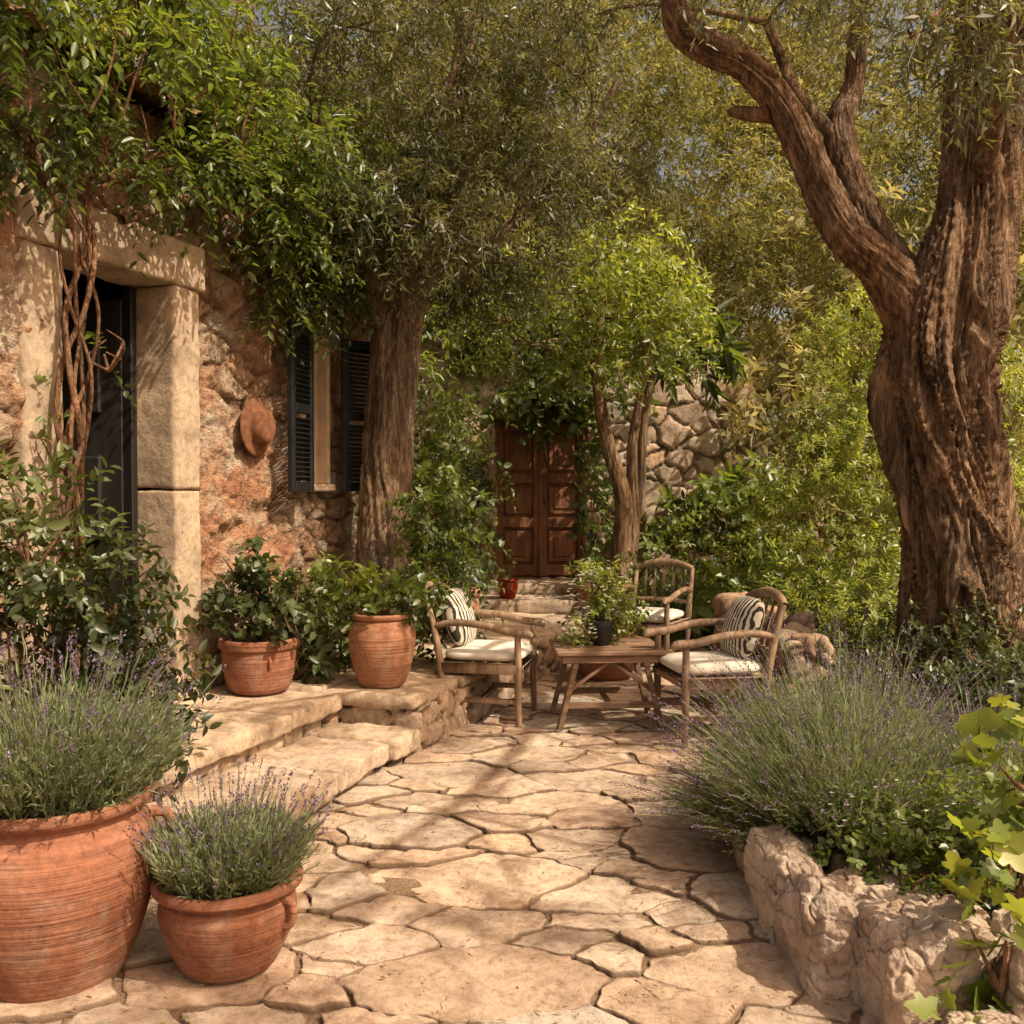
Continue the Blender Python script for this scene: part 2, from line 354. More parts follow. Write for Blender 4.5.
class Fol:
    def __init__(s): s.V=[];s.F=[];s.t=[];s.o=0
    def leaves(s,P,D,Nn,L,W,tint,T):
        tv,tf=T;D=unit(D);S=unit(np.cross(Nn,D));Z=np.cross(D,S)
        L=np.broadcast_to(L,(len(P),));W=np.broadcast_to(W,(len(P),))
        V=P[:,None]+tv[None,:,0:1]*(D*L[:,None])[:,None]+tv[None,:,1:2]*(S*W[:,None])[:,None]+tv[None,:,2:3]*(Z*L[:,None])[:,None]
        n=len(tv);F=(np.arange(len(P))*n)[:,None,None]+tf[None]+s.o
        s.V.append(V.reshape(-1,3));s.F.append(F.reshape(-1,4));s.t.append(np.repeat(tint,n));s.o+=len(P)*n
    def sprigs(s,P,D,L,nl,ll,lw,droop=.3,T=T_rh,planar=False,tint=None,fwd=.55,stem=.004):
        n=len(P);D=unit(D);L=L*(R.uniform(.6,1.2,n))
        r=unit(R.normal(size=(n,3)));A=unit(np.cross(D,r));B=np.cross(D,A)
        if planar: A=unit(np.cross(D,np.array([0,0,1.])+R.normal(size=(n,3))*.3));B=np.cross(D,A)
        t=(np.arange(nl)+.6)/nl
        g=np.array([0,0,-1.])
        pos=P[:,None]+D[:,None]*(t[None,:,None]*L[:,None,None])+g*(droop*t[None,:,None]**2*L[:,None,None])
        tang=unit(D[:,None]+g*(2*droop*t[None,:,None]))
        if planar:
            sg=np.where(np.arange(nl)%2==0,1.,-1.)[None,:,None]; rad=A[:,None]*sg+R.normal(size=(n,nl,3))*.15
        else:
            ph=np.arange(nl)*2.4+R.uniform(0,6.28,(n,1));rad=A[:,None]*np.cos(ph)[...,None]+B[:,None]*np.sin(ph)[...,None]
        ld=unit(tang*fwd+rad+g*droop*.5+R.normal(size=(n,nl,3))*.18)
        nn=unit(np.cross(ld,np.cross(tang,ld))*.5+np.array([0,0,.8])+R.normal(size=(n,nl,3))*.45) if not planar else unit(np.array([0,0,1.])+R.normal(size=(n,nl,3))*.3)
        if tint is None: tint=fbm(P*1.7,2,31)
        tt=np.clip(tint[:,None]+R.normal(size=(n,nl))*.16+.12*(t[None]-.5)*2,0,1)
        ll2=ll*R.uniform(.65,1.25,(n,nl));lw2=lw*ll2/ll*R.uniform(.8,1.15,(n,nl))
        s.leaves(pos.reshape(-1,3),ld.reshape(-1,3),nn.reshape(-1,3),ll2.ravel(),lw2.ravel(),tt.ravel(),T)
        if stem:
            e=D+g*droop; s.leaves(P,e,A,L*np.linalg.norm(e,axis=1),np.full(n,stem*1.6),np.full(n,.12),T_rh)
    def build(s,name,mat,parent=None):
        return mk(name,np.vstack(s.V),np.vstack(s.F),mat,False,{'tint':np.concatenate(s.t)},parent)
def blobpts(c,r,n,gap=.42,gs=2.2,shell=.45,seed=0):
    c=np.array(c,float);r=np.array(r if np.ndim(r) else (r,r,r),float)
    m=int(n*2.6);d=unit(R.normal(size=(m,3)));q=R.uniform(0,1,m)**shell
    P=c+d*q[:,None]*r;P+=R.normal(size=P.shape)*.08*r
    k=vnoise(P*gs,71+seed)>gap;P=P[k][:n];D=d[k][:n];return P,D
def mass(f,blobs,per,L,nl,ll,lw,**k):
    out_=k.pop('outw',.6);dn=k.pop('down',.1);gap=k.pop('gap',.4);gs=k.pop('gs',2.2);upv=k.pop('upb',0)
    for b in blobs:
        c,r=b[0],b[1];rr=np.array(r if np.ndim(r) else (r,r,r),float)
        n=int(per*(rr.prod()**(1/3))**2*(b[2] if len(b)>2 else 1))
        P,D=blobpts(c,r,n,gap,gs)
        if len(P)==0: continue
        D=unit(D*out_+R.normal(size=D.shape)*.6+np.array([0,0,-dn+upv]))
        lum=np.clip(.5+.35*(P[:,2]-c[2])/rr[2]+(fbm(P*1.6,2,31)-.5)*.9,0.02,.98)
        f.sprigs(P,D,L,nl,ll,lw,tint=lum,**k)
def tree(name,limbs,bark,amp,seg=64,seed=0,bl=None):
    e=empty(name);parts=[]
    for i,(p,r) in enumerate(limbs):
        ln=sum(np.linalg.norm(np.array(p[k+1])-np.array(p[k])) for k in range(len(p)-1))
        rm=max(r);ns=int(max(8,min(seg,rm*500)));nl=int(max(6,ln/(.016 if rm>.12 else .05)))
        parts.append(tubemesh(p,r,ns,nl,amp if rm>.03 else 0,1,seed+i))
    if bl:
        allp=np.vstack([np.array(p[1:]) for p,_ in limbs])
        for b in bl:
            c=np.array(b[0]);d=np.linalg.norm((allp-c)*np.array([1,1,1.]),axis=1)+np.maximum(0,allp[:,2]-c[2])*1.5
            s=allp[d.argmin()];mid=(s+c)/2+R.normal(size=3)*.12;ln=np.linalg.norm(c-s)
            if ln>3.2: continue
            r0=.010+.008*ln
            parts.append(tubemesh([s,mid,c],[r0,r0*.7,.006],8,12))
            rr=b[1] if not np.ndim(b[1]) else min(b[1])
            for k in range(4):
                q=c+unit(R.normal(size=3))*rr*.8;parts.append(tubemesh([mid*.3+c*.7,(c+q)/2+R.normal(size=3)*.05,q],[.010,.007,.003],5,7))
    V,F=merge(parts);mk('trunk_and_limbs',V,F,bark,True,None,e)
    return e
# ================================================================ GROUND
def ground():
    g=np.linspace(-1,1,161);g=np.sign(g)*np.abs(g)**2.4*150;X,Y=np.meshgrid(g,g+6,indexing='ij')
    P=np.stack([X.ravel(),Y.ravel(),np.zeros(X.size)],1);P[:,2]=(fbm(P*.35,3,3)-.5)*.01+(fbm(P*9,2,3)-.5)*.008+.008
    i,j=np.meshgrid(np.arange(160),np.arange(160),indexing='ij');k=i*161+j;F=np.stack([k,k+161,k+162,k+1],-1).reshape(-1,4)
    m,nt=newmat('earth');co=coord(nt);n=noise(nt,co,1.5,5,.7);n2=noise(nt,co,60,4,.7)
    v=N(nt,'ShaderNodeTexVoronoi',inp={'Vector':co,'Scale':70.}).outputs['Distance']
    c=ramp(nt,n,[(.3,(.18,.12,.078)),(.6,(.30,.205,.135)),(.8,(.15,.14,.06))]);c=mixc(nt,1.0,c,ramp(nt,n2,[(.3,(.6,.6,.6)),(.7,(1.2,1.2,1.2))]),'MULTIPLY')
    out(nt,diff(nt,c,bump(nt,v,.8,.01)))
    mk('ground',P,F,m)
ground()
def clip(poly,nx,ny,c):
    o=[]
    for i in range(len(poly)):
        a,b=poly[i],poly[(i+1)%len(poly)];da=a[0]*nx+a[1]*ny-c;db=b[0]*nx+b[1]*ny-c
        if da<=0:o.append(a)
        if (da<0)!=(db<0) and da!=db:
            t=da/(da-db);o.append((a[0]+(b[0]-a[0])*t,a[1]+(b[1]-a[1])*t))
    return o
def flagstones():
    rg=np.random.default_rng(44);ax,ay=.40,.265
    pts=[]
    for k,tr in((1.9,45),(1.4,160),(1.0,700),(.66,1500),(.40,1300)):
        for _ in range(tr):
            p=(rg.uniform(-3,2.5),rg.uniform(2.0,12.2))
            if all(((p[0]-q[0])/ax)**2+((p[1]-q[1])/ay)**2>((k+q[2])*.45)**2 for q in pts): pts.append((p[0],p[1],k))
    V=[];F=[];rid=[];cav=[]
    for i,(x,y,k) in enumerate(pts):
        poly=[(x-.7,y-.7),(x+.7,y-.7),(x+.7,y+.7),(x-.7,y+.7)]
        gap=rg.uniform(.004,.018)
        for j,(a,b,k2) in enumerate(pts):
            if i==j or abs(a-x)>1.6 or abs(b-y)>1.4:continue
            sx,sy=x/ax,y/ay;tx_,ty_=a/ax,b/ay
            nx,ny=(tx_-sx),(ty_-sy);rhs=((tx_**2+ty_**2-(k2*.5)**2)-(sx**2+sy**2-(k*.5)**2))/2
            nx/=ax;ny/=ay;l=math.hypot(nx,ny)
            poly=clip(poly,nx/l,ny/l,rhs/l-gap)
            if not poly:break
        if len(poly)<3:continue
        ar=abs(sum(poly[q][0]*poly[(q+1)%len(poly)][1]-poly[(q+1)%len(poly)][0]*poly[q][1] for q in range(len(poly))))/2
        if ar<.002: continue
        o=[]
        for q in range(len(poly)):
            a,b=poly[q],poly[(q+1)%len(poly)];L=math.hypot(b[0]-a[0],b[1]-a[1]);n=max(1,int(L/.016))
            for t in range(n):
                f=t/n;o.append((a[0]+(b[0]-a[0])*f,a[1]+(b[1]-a[1])*f))
        o=np.array(o)
        if len(o)<6: continue
        q3=np.hstack([o,np.zeros((len(o),1))])
        o=o+(np.stack([fbm(q3*3.2,4,5),fbm(q3*3.2,4,8)],1)-.5)*.20
        q3[:,2]=i*1.7;o=o+(np.stack([fbm(q3*[20,20,1],3,15),fbm(q3*[20,20,1],3,18)],1)-.5)*.036
        c=o.mean(0);n=len(o);top=.026+rg.uniform(-.008,.010);tx,ty=rg.normal(size=2)*.012;r_=rg.uniform()
        size=np.linalg.norm(o-c,axis=1).mean()
        rings=[(1.0,-.03,0.),(1.0,-.005,.3),(1-.005/size,-.001,.7),(1-.015/size,0.0,1.),(.80,.0,1.),(.58,.0,1.),(.30,.0,1.)]
        b0=len(V);K=len(rings)
        for s,dz,cv in rings:
            pp=c+(o-c)*s;zz=top+dz+(pp[:,0]-c[0])*tx+(pp[:,1]-c[1])*ty
            if cv>.4:
                qq=np.hstack([pp*8,np.full((n,1),i*.9)]);zz=zz+(fbm(qq,3,2)-.5)*.014-sstep(.53,.56,fbm(qq*.6,2,12))*.007
            for a,zv in zip(pp,zz):V.append((a[0],a[1],zv));rid.append(r_);cav.append(cv)
        V.append((c[0],c[1],top-.002));rid.append(r_);cav.append(1.);ce=len(V)-1
        for rr in range(K-1):
            for t in range(n):
                a=b0+rr*n+t;b=b0+rr*n+(t+1)%n;F.append((a,b,b+n,a+n))
        for t in range(n):F.append((b0+(K-1)*n+t,b0+(K-1)*n+(t+1)%n,ce))
    mk('flagstone_path',np.array(V),F,M_flag,True,{'rid':rid,'cav':cav})
flagstones()
f=Fol();n=2200;P=np.stack([R.uniform(-2,1.6,n),R.uniform(2.6,10,n),np.full(n,.042)],1);k=R.normal(size=(n,3))*[1,1,.12]
f.leaves(P,k,np.array([0,0,1.])+R.normal(size=(n,3))*.25,R.uniform(.012,.035,n),R.uniform(.004,.010,n),R.uniform(.2,1,n),T_rh)
f.build('fallen_leaves',m_leaf('dry_leaf',(.10,.06,.03),(.22,.15,.06),(.34,.27,.13),.15,None,0))
# ================================================================ HOUSE
RZ=math.radians(71);H0=(-.45,6.24,0)
Uv=np.array([math.cos(RZ),math.sin(RZ)]);Nv=np.array([Uv[1],-Uv[0]])
def HW(u,n,z): return (H0[0]+u*Uv[0]+n*Nv[0],H0[1]+u*Uv[1]+n*Nv[1],z)
house=empty('stone_house',H0,RZ)
WN=1.40
WX=.80
def housewall():
    u0,u1,z0,z1=-4.6,1.95,0.,3.75;res=.016;nu=int((u1-u0)/res);nz=int((z1-z0)/res)
    U,Z=np.meshgrid(np.linspace(u0,u1,nu+1),np.linspace(z0,z1,nz+1),indexing='ij')
    P=np.stack([U.ravel(),np.full(U.size,WN),Z.ravel()],1)
    W=np.stack([fbm(P*3,3,60+i)-.5 for i in range(3)],1);F1,F2,ID=voro(P/np.array([.27,.3,.17])+W*.9,11)
    cav=sstep(.02,.16,F2-F1);pm=fbm(P*[1.0,1,1.1]+2.2,4,77);pl=sstep(.45,.51,pm)
    h=(1-pl)*(cav*.032+(ID-.5)*.04)+pl*(.045+cav*.008)+(fbm(P*7,5,3)-.5)*.10+(fbm(P*26,3,6)-.5)*.045-sstep(.54,.6,fbm(P*4,3,91))*.025
    P[:,1]-=h-.02
    i,j=np.meshgrid(np.arange(nu),np.arange(nz),indexing='ij');k=i*(nz+1)+j
    uc=u0+(i+.5)*(u1-u0)/nu;zc=z0+(j+.5)*(z1-z0)/nz
    keep=~(((uc>-1.70)&(uc<-.80)&(zc<2.83))|((uc>WX-.19)&(uc<WX+.19)&(zc>1.64)&(zc<2.72)))
    F=np.stack([k,k+nz+1,k+nz+2,k+1],-1)[keep].reshape(-1,4)
    mk('facade_wall',P,F,M_house,True,{'rid':ID,'cav':np.clip(cav+pl*.8,0,1),'plas':pl},house)
    for nm,lo,hi in(('gable_wall',(1.90,1.46,0),(1.93,6.5,3.75)),('near_gable_wall',(-4.6,1.46,0),(-4.57,6.5,3.75)),('rear_wall',(-4.57,6.47,0),(1.90,6.5,3.75))):
        V,Fq=boxgrid(lo,hi,.06);a=fbm(V*7,3,2);V=V+(np.stack([a,fbm(V*7,3,5),0*a],1)-.5)*.012
        mk(nm,V,Fq,M_house,True,{'rid':fbm(V*3,2,1),'cav':np.ones(len(V)),'plas':np.ones(len(V))},house)
housewall()
def dressed(nm,lo,hi,seed):
    return stonebox(nm,lo,hi,.02,None,0,M_dress,.016,seed,house,.010)
dressed('door_jamb_far',(-.83,1.345,1.605),(-.59,1.66,2.81),1)
dressed('door_jamb_far_base',(-.832,1.34,.35),(-.588,1.66,1.60),11)
dressed('door_jamb_near',(-1.96,1.345,1.405),(-1.70,1.66,2.81),2)
dressed('door_jamb_near_base',(-1.962,1.34,.35),(-1.698,1.66,1.40),12)
dressed('door_lintel',(-2.0,1.32,2.812),(-.55,1.68,3.08),3)
dressed('door_sill',(-1.695,1.30,.352),(-.835,1.70,.40),4)
b=MB()
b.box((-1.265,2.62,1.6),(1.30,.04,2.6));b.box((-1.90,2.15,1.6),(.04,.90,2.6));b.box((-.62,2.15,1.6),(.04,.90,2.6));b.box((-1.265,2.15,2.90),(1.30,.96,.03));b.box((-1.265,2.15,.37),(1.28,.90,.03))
b.build('hall_shade_box',M_dark,parent=house)  # near-black box added so the doorway looks unlit inside
b=MB();b.box((-.875,1.63,1.60),(.05,.07,2.40),None,.006);b.box((-1.655,1.63,1.60),(.05,.07,2.40),None,.006)
b.box((-.99,2.02,1.58),(.74,.045,2.30),Matrix.Rotation(math.radians(106),3,'Z'),.006)
for z in(.8,1.55,2.3): b.box((-1.02,2.01,z),(.5,.06,.5),Matrix.Rotation(math.radians(106),3,'Z'),.012)
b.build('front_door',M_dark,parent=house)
b=MB();b.box((WX,1.46,2.18),(.40,.04,1.10));b.build('window_panel',M_render,parent=house)
b=MB();b.box((WX,1.40,1.615),(.50,.17,.055),None,.01);b.box((WX,1.40,2.745),(.50,.12,.06),None,.01)
b.box((WX-.205,1.415,2.18),(.04,.13,1.07),None,.005);b.box((WX+.205,1.415,2.18),(.04,.13,1.07),None,.005);b.build('window_surround',M_render,parent=house)
def shutter(nm,hx,hy,ang,w=.37,h=1.16):
    b=MB();t=.04
    for x in(.03,w-.03): b.box((x,0,0),(.055,t,h),None,.004)
    for z in(-h/2+.035,0,h/2-.035): b.box((w/2,0,z),(w-.115,t*.95,.07),None,.004)
    rot=Matrix.Rotation(math.radians(38),3,'X')
    z=-h/2+.09
    while z<h/2-.08:
        if abs(z)>.05:b.box((w/2,0,z),(w-.115,.042,.008),rot)
        z+=.034
    o=b.build(nm,M_shut,parent=house);o.location=(hx,hy,2.17);o.rotation_euler=(0,0,ang);return o
shutter('shutter_near',WX-.24,1.24,math.radians(180+7));shutter('shutter_far',WX+.21,1.24,math.radians(-26),.40)
def roof():
    nu,nv=330,40;U,Vv=np.meshgrid(np.linspace(-4.9,2.2,nu+1),np.linspace(0,1,nv+1),indexing='ij')
    y=1.15+Vv*3.1;z=3.76+Vv*1.15+.05*np.abs(np.sin(U*math.pi/.22))+.012*((Vv*9)%1)*-1
    P=np.stack([U.ravel(),y.ravel(),z.ravel()],1);i,j=np.meshgrid(np.arange(nu),np.arange(nv),indexing='ij');k=i*(nv+1)+j
    F=np.stack([k,k+nv+1,k+nv+2,k+1],-1).reshape(-1,4);mk('tiled_roof',P,F,M_terra2,True,None,house)
    P2=P*[1,-1,1]+[0,8.5,0];mk('tiled_roof_rear',P2,F[:,::-1],M_terra2,True,None,house)
roof()
hat=empty('sun_hat',HW(-.02,-1.33,2.02),RZ)
def lathe(prof,n=64,wob=0,seed=0):
    prof=np.array(prof,float);th=np.linspace(0,2*np.pi,n,endpoint=False)
    r=prof[:,0][:,None]*np.ones(n);z=prof[:,1][:,None]*np.ones(n)
    if wob:
        q=np.stack([np.cos(th)[None]*r*4,np.sin(th)[None]*r*4,z*4],-1).reshape(-1,3);r=r*(1+wob*(fbm(q,3,seed)-.5).reshape(r.shape))
    V=np.stack([r*np.cos(th),r*np.sin(th),z],-1).reshape(-1,3);m=len(prof)
    i=np.arange(m-1)[:,None]*n;j=np.arange(n)[None];j2=(j+1)%n;F=np.stack([i+j,i+j2,i+n+j2,i+n+j],-1).reshape(-1,4)
    return V,F
def smoothprof(p,n=60): return catmull(p,n)
V,F=lathe(smoothprof([(.001,.09),(.06,.092),(.10,.082),(.118,.055),(.125,.022),(.14,.010),(.175,.004),(.195,-.004),(.19,-.012),(.12,-.004),(.09,.0)],50),64,.05,3)
V=np.stack([V[:,0],-V[:,2],V[:,1]],1);V[:,1]+= -.02+.009*np.sin(V[:,0]*9)
m,nt=newmat('leather_felt');nn_=noise(nt,coord(nt),25,5,.6);out(nt,diff(nt,ramp(nt,nn_,[(.3,(.15,.065,.035)),(.7,(.28,.135,.075))]),bump(nt,nn_,.4,.005)))
mk('hat_crown_and_brim',V,F,m,True,None,hat)
# ================================================================ STEPS / TERRACE
ter=empty('stone_terrace',H0,RZ)
def slabrun(nm,u0,u1,y0,y1,z0,z1,mat,seed,lens):
    u=u0;i=0
    while u<u1-.05:
        w=min(lens[i%len(lens)],u1-u)
        if u1-(u+w)<.25:w=u1-u
        stonebox(f'{nm}_{i+1}',(u+.004,y0+random.uniform(-.02,.02),z0),(u+w-.004,y1,z1+random.uniform(-.006,.006)),.020,None,0,mat,.016,seed+i,ter,.020)
        u+=w;i+=1
stonebox('terrace_core',(-2.55,.56,-.05),(-.32,1.36,.28),.03,(.30,.3,.16),.03,M_dry,.02,5,ter,.012)
slabrun('upper_slab',-2.6,-.34,.50,1.36,.25,.355,M_step,20,[.72,.95,.6])
stonebox('lower_riser',(-2.15,.06,-.05),(-.32,.58,.10),.025,(.5,.3,.3),.02,M_dry,.02,6,ter,.012)
slabrun('lower_slab',-2.2,-.34,.0,.56,.06,.175,M_step,30,[.9,.62,.8])
stonebox('pedestal_wall',(-.32,.03,-.05),(3.2,1.36,.29),.022,(.25,.25,.13),.045,M_dry,.03,7,ter,.016)
for q,(a,bb,c,d) in enumerate([(-.36,.02,.35,.70),(-.34,.71,.40,1.36),(.36,-.01,1.0,.62),(.41,.63,1.2,1.36),(1.01,.0,1.9,.66),(1.21,.67,2.2,1.36),(1.91,.02,3.2,.65),(2.21,.66,3.2,1.36)]):
    stonebox(f'cap_slab_{q+1}',(a,bb,.285),(c,d,.352+.004*(q%3)),.022,None,0,M_step,.02,40+q,ter,.018)
# ================================================================ GARDEN WALL + BACK DOOR
gw=empty('garden_wall')
def topshape(V):
    V=V.copy();x=V[:,0];k=sstep(2.45,3.2,x);t=np.clip(V[:,2]/3.6,0,1);V[:,2]-=t*k*.75;V[:,2]+=t*(fbm(V*[1.6,0,0]+1,3,3)-.5)*.25;return V
stonebox('wall_left',(-4.5,13.0,-.05),(-.24,13.45,3.5),.045,(.30,.3,.22),.06,M_back,.03,3,gw,.02)
stonebox('wall_right',(.98,13.0,-.05),(3.2,13.45,3.75),.026,(.40,.3,.27),.055,M_back,.03,4,gw,.025,shape=topshape)
stonebox('wall_over_door',(-.24,13.02,2.68),(.98,13.45,3.55),.04,(.30,.3,.22),.06,M_back,.03,5,gw,.02)
stonebox('door_lintel',(-.36,12.93,2.53),(1.10,13.3,2.69),.03,None,.01,M_dress,.02,6,gw,.01)
dr=empty('wooden_double_door',(.37,13.12,.45))
b=MB();b.box((0,.05,1.04),(1.20,.05,2.08));b.build('door_back_board',M_door,parent=dr)
b=MB()
for s in(-1,1):
    cx=s*.29
    for x in(cx-.245,cx+.245):b.box((x,0,1.03),(.085,.05,2.04),None,.006)
    for z in(.09,.72,1.30,1.98):b.box((cx,-.001,z),(.405,.048,.13 if z<1.9 else .12),None,.006)
    for z,hh in((.405,.46),(1.01,.41),(1.64,.52)):
        b.box((cx,.012,z),(.36,.035,hh-.05),None,.016);b.box((cx,-.005,z),(.22,.03,hh-.19),None,.012)
b.box((0,-.02,1.03),(.04,.05,2.04),None,.01)
for x in(-.60,.60):b.box((x,-.03,1.04),(.09,.11,2.08),None,.01)
b.build('door_leaves_and_frame',M_door,parent=dr)
b=MB();b.tube([(.06,-.03,1.0),(.06,-.07,1.0),(.13,-.08,1.0)],.011,10);b.box((.06,-.028,1.0),(.035,.01,.16),None,.003);b.build('door_handle',m_plain('old_brass',(.12,.08,.04),.35),parent=dr)
st=empty('entrance_steps')
for nm,lo,hi,sd in(('step_1',(-.75,10.7,-.05),(.95,13.05,.17),1),('step_2',(-.55,11.5,.16),(.97,13.1,.31),2),('step_3',(-.30,12.2,.30),(.98,13.3,.44),3)):
    stonebox(nm,lo,hi,.03,(.6,.8,.5),.010,M_step,.03,sd,st,.015)
# ================================================================ RIGHT BED
def xb(y): return np.interp(y,[2,2.6,3.4,4.2,5.2,6.0,7.0,8.4,10,13],[1.1,1.1,1.08,1.18,1.5,1.88,1.98,1.95,2.0,2.2])
def bed():
    nx,ny=150,200;s,Y=np.meshgrid(np.linspace(0,1,nx+1),np.linspace(2.2,13,ny+1),indexing='ij')
    X=xb(Y)-.02+s**1.7*9;Z=.26*sstep(0,.10,X-xb(Y)+.02)*sstep(2.75,3.0,Y)+.05*s
    P=np.stack([X.ravel(),Y.ravel(),Z.ravel()],1);P[:,2]+=(fbm(P*3,4,3)-.5)*.10+(fbm(P*14,3,3)-.5)*.04-.03
    i,j=np.meshgrid(np.arange(nx),np.arange(ny),indexing='ij');k=i*(ny+1)+j;mk('garden_bed_soil',P,np.stack([k,k+ny+1,k+ny+2,k+1],-1).reshape(-1,4),M_soil)
bed()
br=empty('boulder_edging')
for i,(c,r) in enumerate([((1.03,3.64,.09),(.12,.24,.18)),((1.05,3.24,.08),(.13,.21,.21)),((1.26,2.97,.08),(.18,.17,.22)),((1.58,2.84,.10),(.19,.16,.23)),((1.92,2.75,.1),(.2,.16,.22)),((1.08,4.02,.07),(.13,.22,.17)),((1.20,4.45,.06),(.14,.22,.16)),((1.42,4.9,.06),(.15,.24,.16)),((1.66,5.35,.08),(.15,.24,.18)),((1.85,5.85,.08),(.16,.26,.2)),((1.28,3.34,.12),(.14,.18,.14)),((1.30,2.62,.02),(.13,.12,.14))]):
    boulder(f'boulder_{i+1}',c,r,M_bould,3+i*2,br)
def lw(V):
    V=V.copy();V[:,0]+=.12*np.sin((V[:,1]-6.3)*1.2);t=np.clip(V[:,2]/.6,0,1);V[:,2]+=t*(fbm(V*[0,4.5,0]+.3,3,6)-.5)*.34;return V
stonebox('low_stone_wall',(1.72,6.25,-.05),(2.02,8.6,.66),.018,(.25,.26,.17),.06,M_dry,.05,9,None,.022,shape=lw,gap=.14)
# ================================================================ POTS
def pot(name,loc,prof,mat,soil,lugs=None,seed=0):
    e=empty(name,loc);P=smoothprof(prof,90)
    V,F=lathe(P,96,.03,seed);mk('pot_body',V,F,mat,True,None,e)
    if soil:
        th=np.linspace(0,2*np.pi,40,endpoint=False);Vs=[(0,0,soil[1]+.02)]+[(soil[0]*math.cos(t),soil[0]*math.sin(t),soil[1]) for t in th]
        mk('pot_soil',np.array(Vs),[(0,i+1,(i+1)%40+1) for i in range(40)],M_soil,True,None,e)
    if lugs:
        rl,zl,sz,angs=lugs;b=MB()
        for a in angs:
            ca,sa=math.cos(a),math.sin(a)
            pts=[(ca*(rl-.02),sa*(rl-.02),zl+sz),(ca*(rl+sz*.55),sa*(rl+sz*.55),zl+sz*.85),(ca*(rl+sz*.75),sa*(rl+sz*.75),zl),(ca*(rl+sz*.45),sa*(rl+sz*.45),zl-sz*.8),(ca*(rl-.02),sa*(rl-.02),zl-sz)]
            b.tube(pts,[sz*.36,sz*.30,sz*.28,sz*.30,sz*.36],14)
        b.build('pot_handles',mat,True,e)
    return e
bigp=[(.15,.0),(.19,.005),(.225,.06),(.275,.18),(.315,.32),(.325,.42),(.305,.50),(.27,.545),(.262,.56),(.285,.575),(.30,.59),(.30,.612),(.288,.622),(.262,.61),(.25,.58),(.25,.50)]
pot('terracotta_urn',(-1.49,3.22,.0),bigp,M_terra,(.255,.56),(.315,.47,.055,(math.radians(-106),math.radians(18))),seed=1)
smp=[(.11,.0),(.145,.004),(.17,.04),(.205,.12),(.222,.19),(.215,.235),(.205,.25),(.225,.262),(.243,.275),(.243,.298),(.23,.305),(.205,.295),(.20,.26)]
pot('terracotta_pot',(-.94,3.27,.03),smp,M_terra,(.205,.27),(.215,.20,.045,(math.radians(-20),math.radians(165))),seed=2)
midp=[(.10,.0),(.16,.004),(.19,.04),(.215,.14),(.225,.24),(.222,.265),(.238,.275),(.243,.29),(.243,.325),(.23,.335),(.205,.32),(.2,.27)]
pot('terracotta_pot',(-1.56,6.12,.36),midp,M_terra,(.205,.29),seed=3,lugs=(.215,.2,.03,(math.radians(-60),)))
jar=[(.11,.0),(.135,.004),(.16,.05),(.195,.16),(.215,.27),(.21,.36),(.185,.415),(.175,.425),(.195,.435),(.20,.455),(.185,.465),(.16,.45),(.16,.40)]
pot('terracotta_jar',(-.83,6.34,.355),jar,M_terra2,(.165,.42),seed=4)
bowl=[(.15,.0),(.19,.004),(.25,.07),(.30,.18),(.325,.27),(.33,.285),(.345,.29),(.345,.32),(.33,.325),(.305,.31),(.3,.26)]
pot('terracotta_bowl',(.80,8.35,.02),bowl,M_terra,(.305,.28),seed=5)
pot('terracotta_pot',(-.52,10.4,.02),[(a*.80,z*1.8) for a,z in smp],M_terra2,(.16,.48),seed=7)
pot('red_glazed_pot',(-.05,11.75,.31),[(a*.55,z*.8) for a,z in smp],M_glass,(.11,.21),seed=8)
pot('terracotta_pot',(-.75,9.1,.02),[(a*1.0,z*1.4) for a,z in smp],M_terra2,(.2,.38),seed=9)
pot('terracotta_pot',(.88,11.6,.31),[(a*.6,z*.95) for a,z in smp],M_terra,(.12,.25),seed=10)
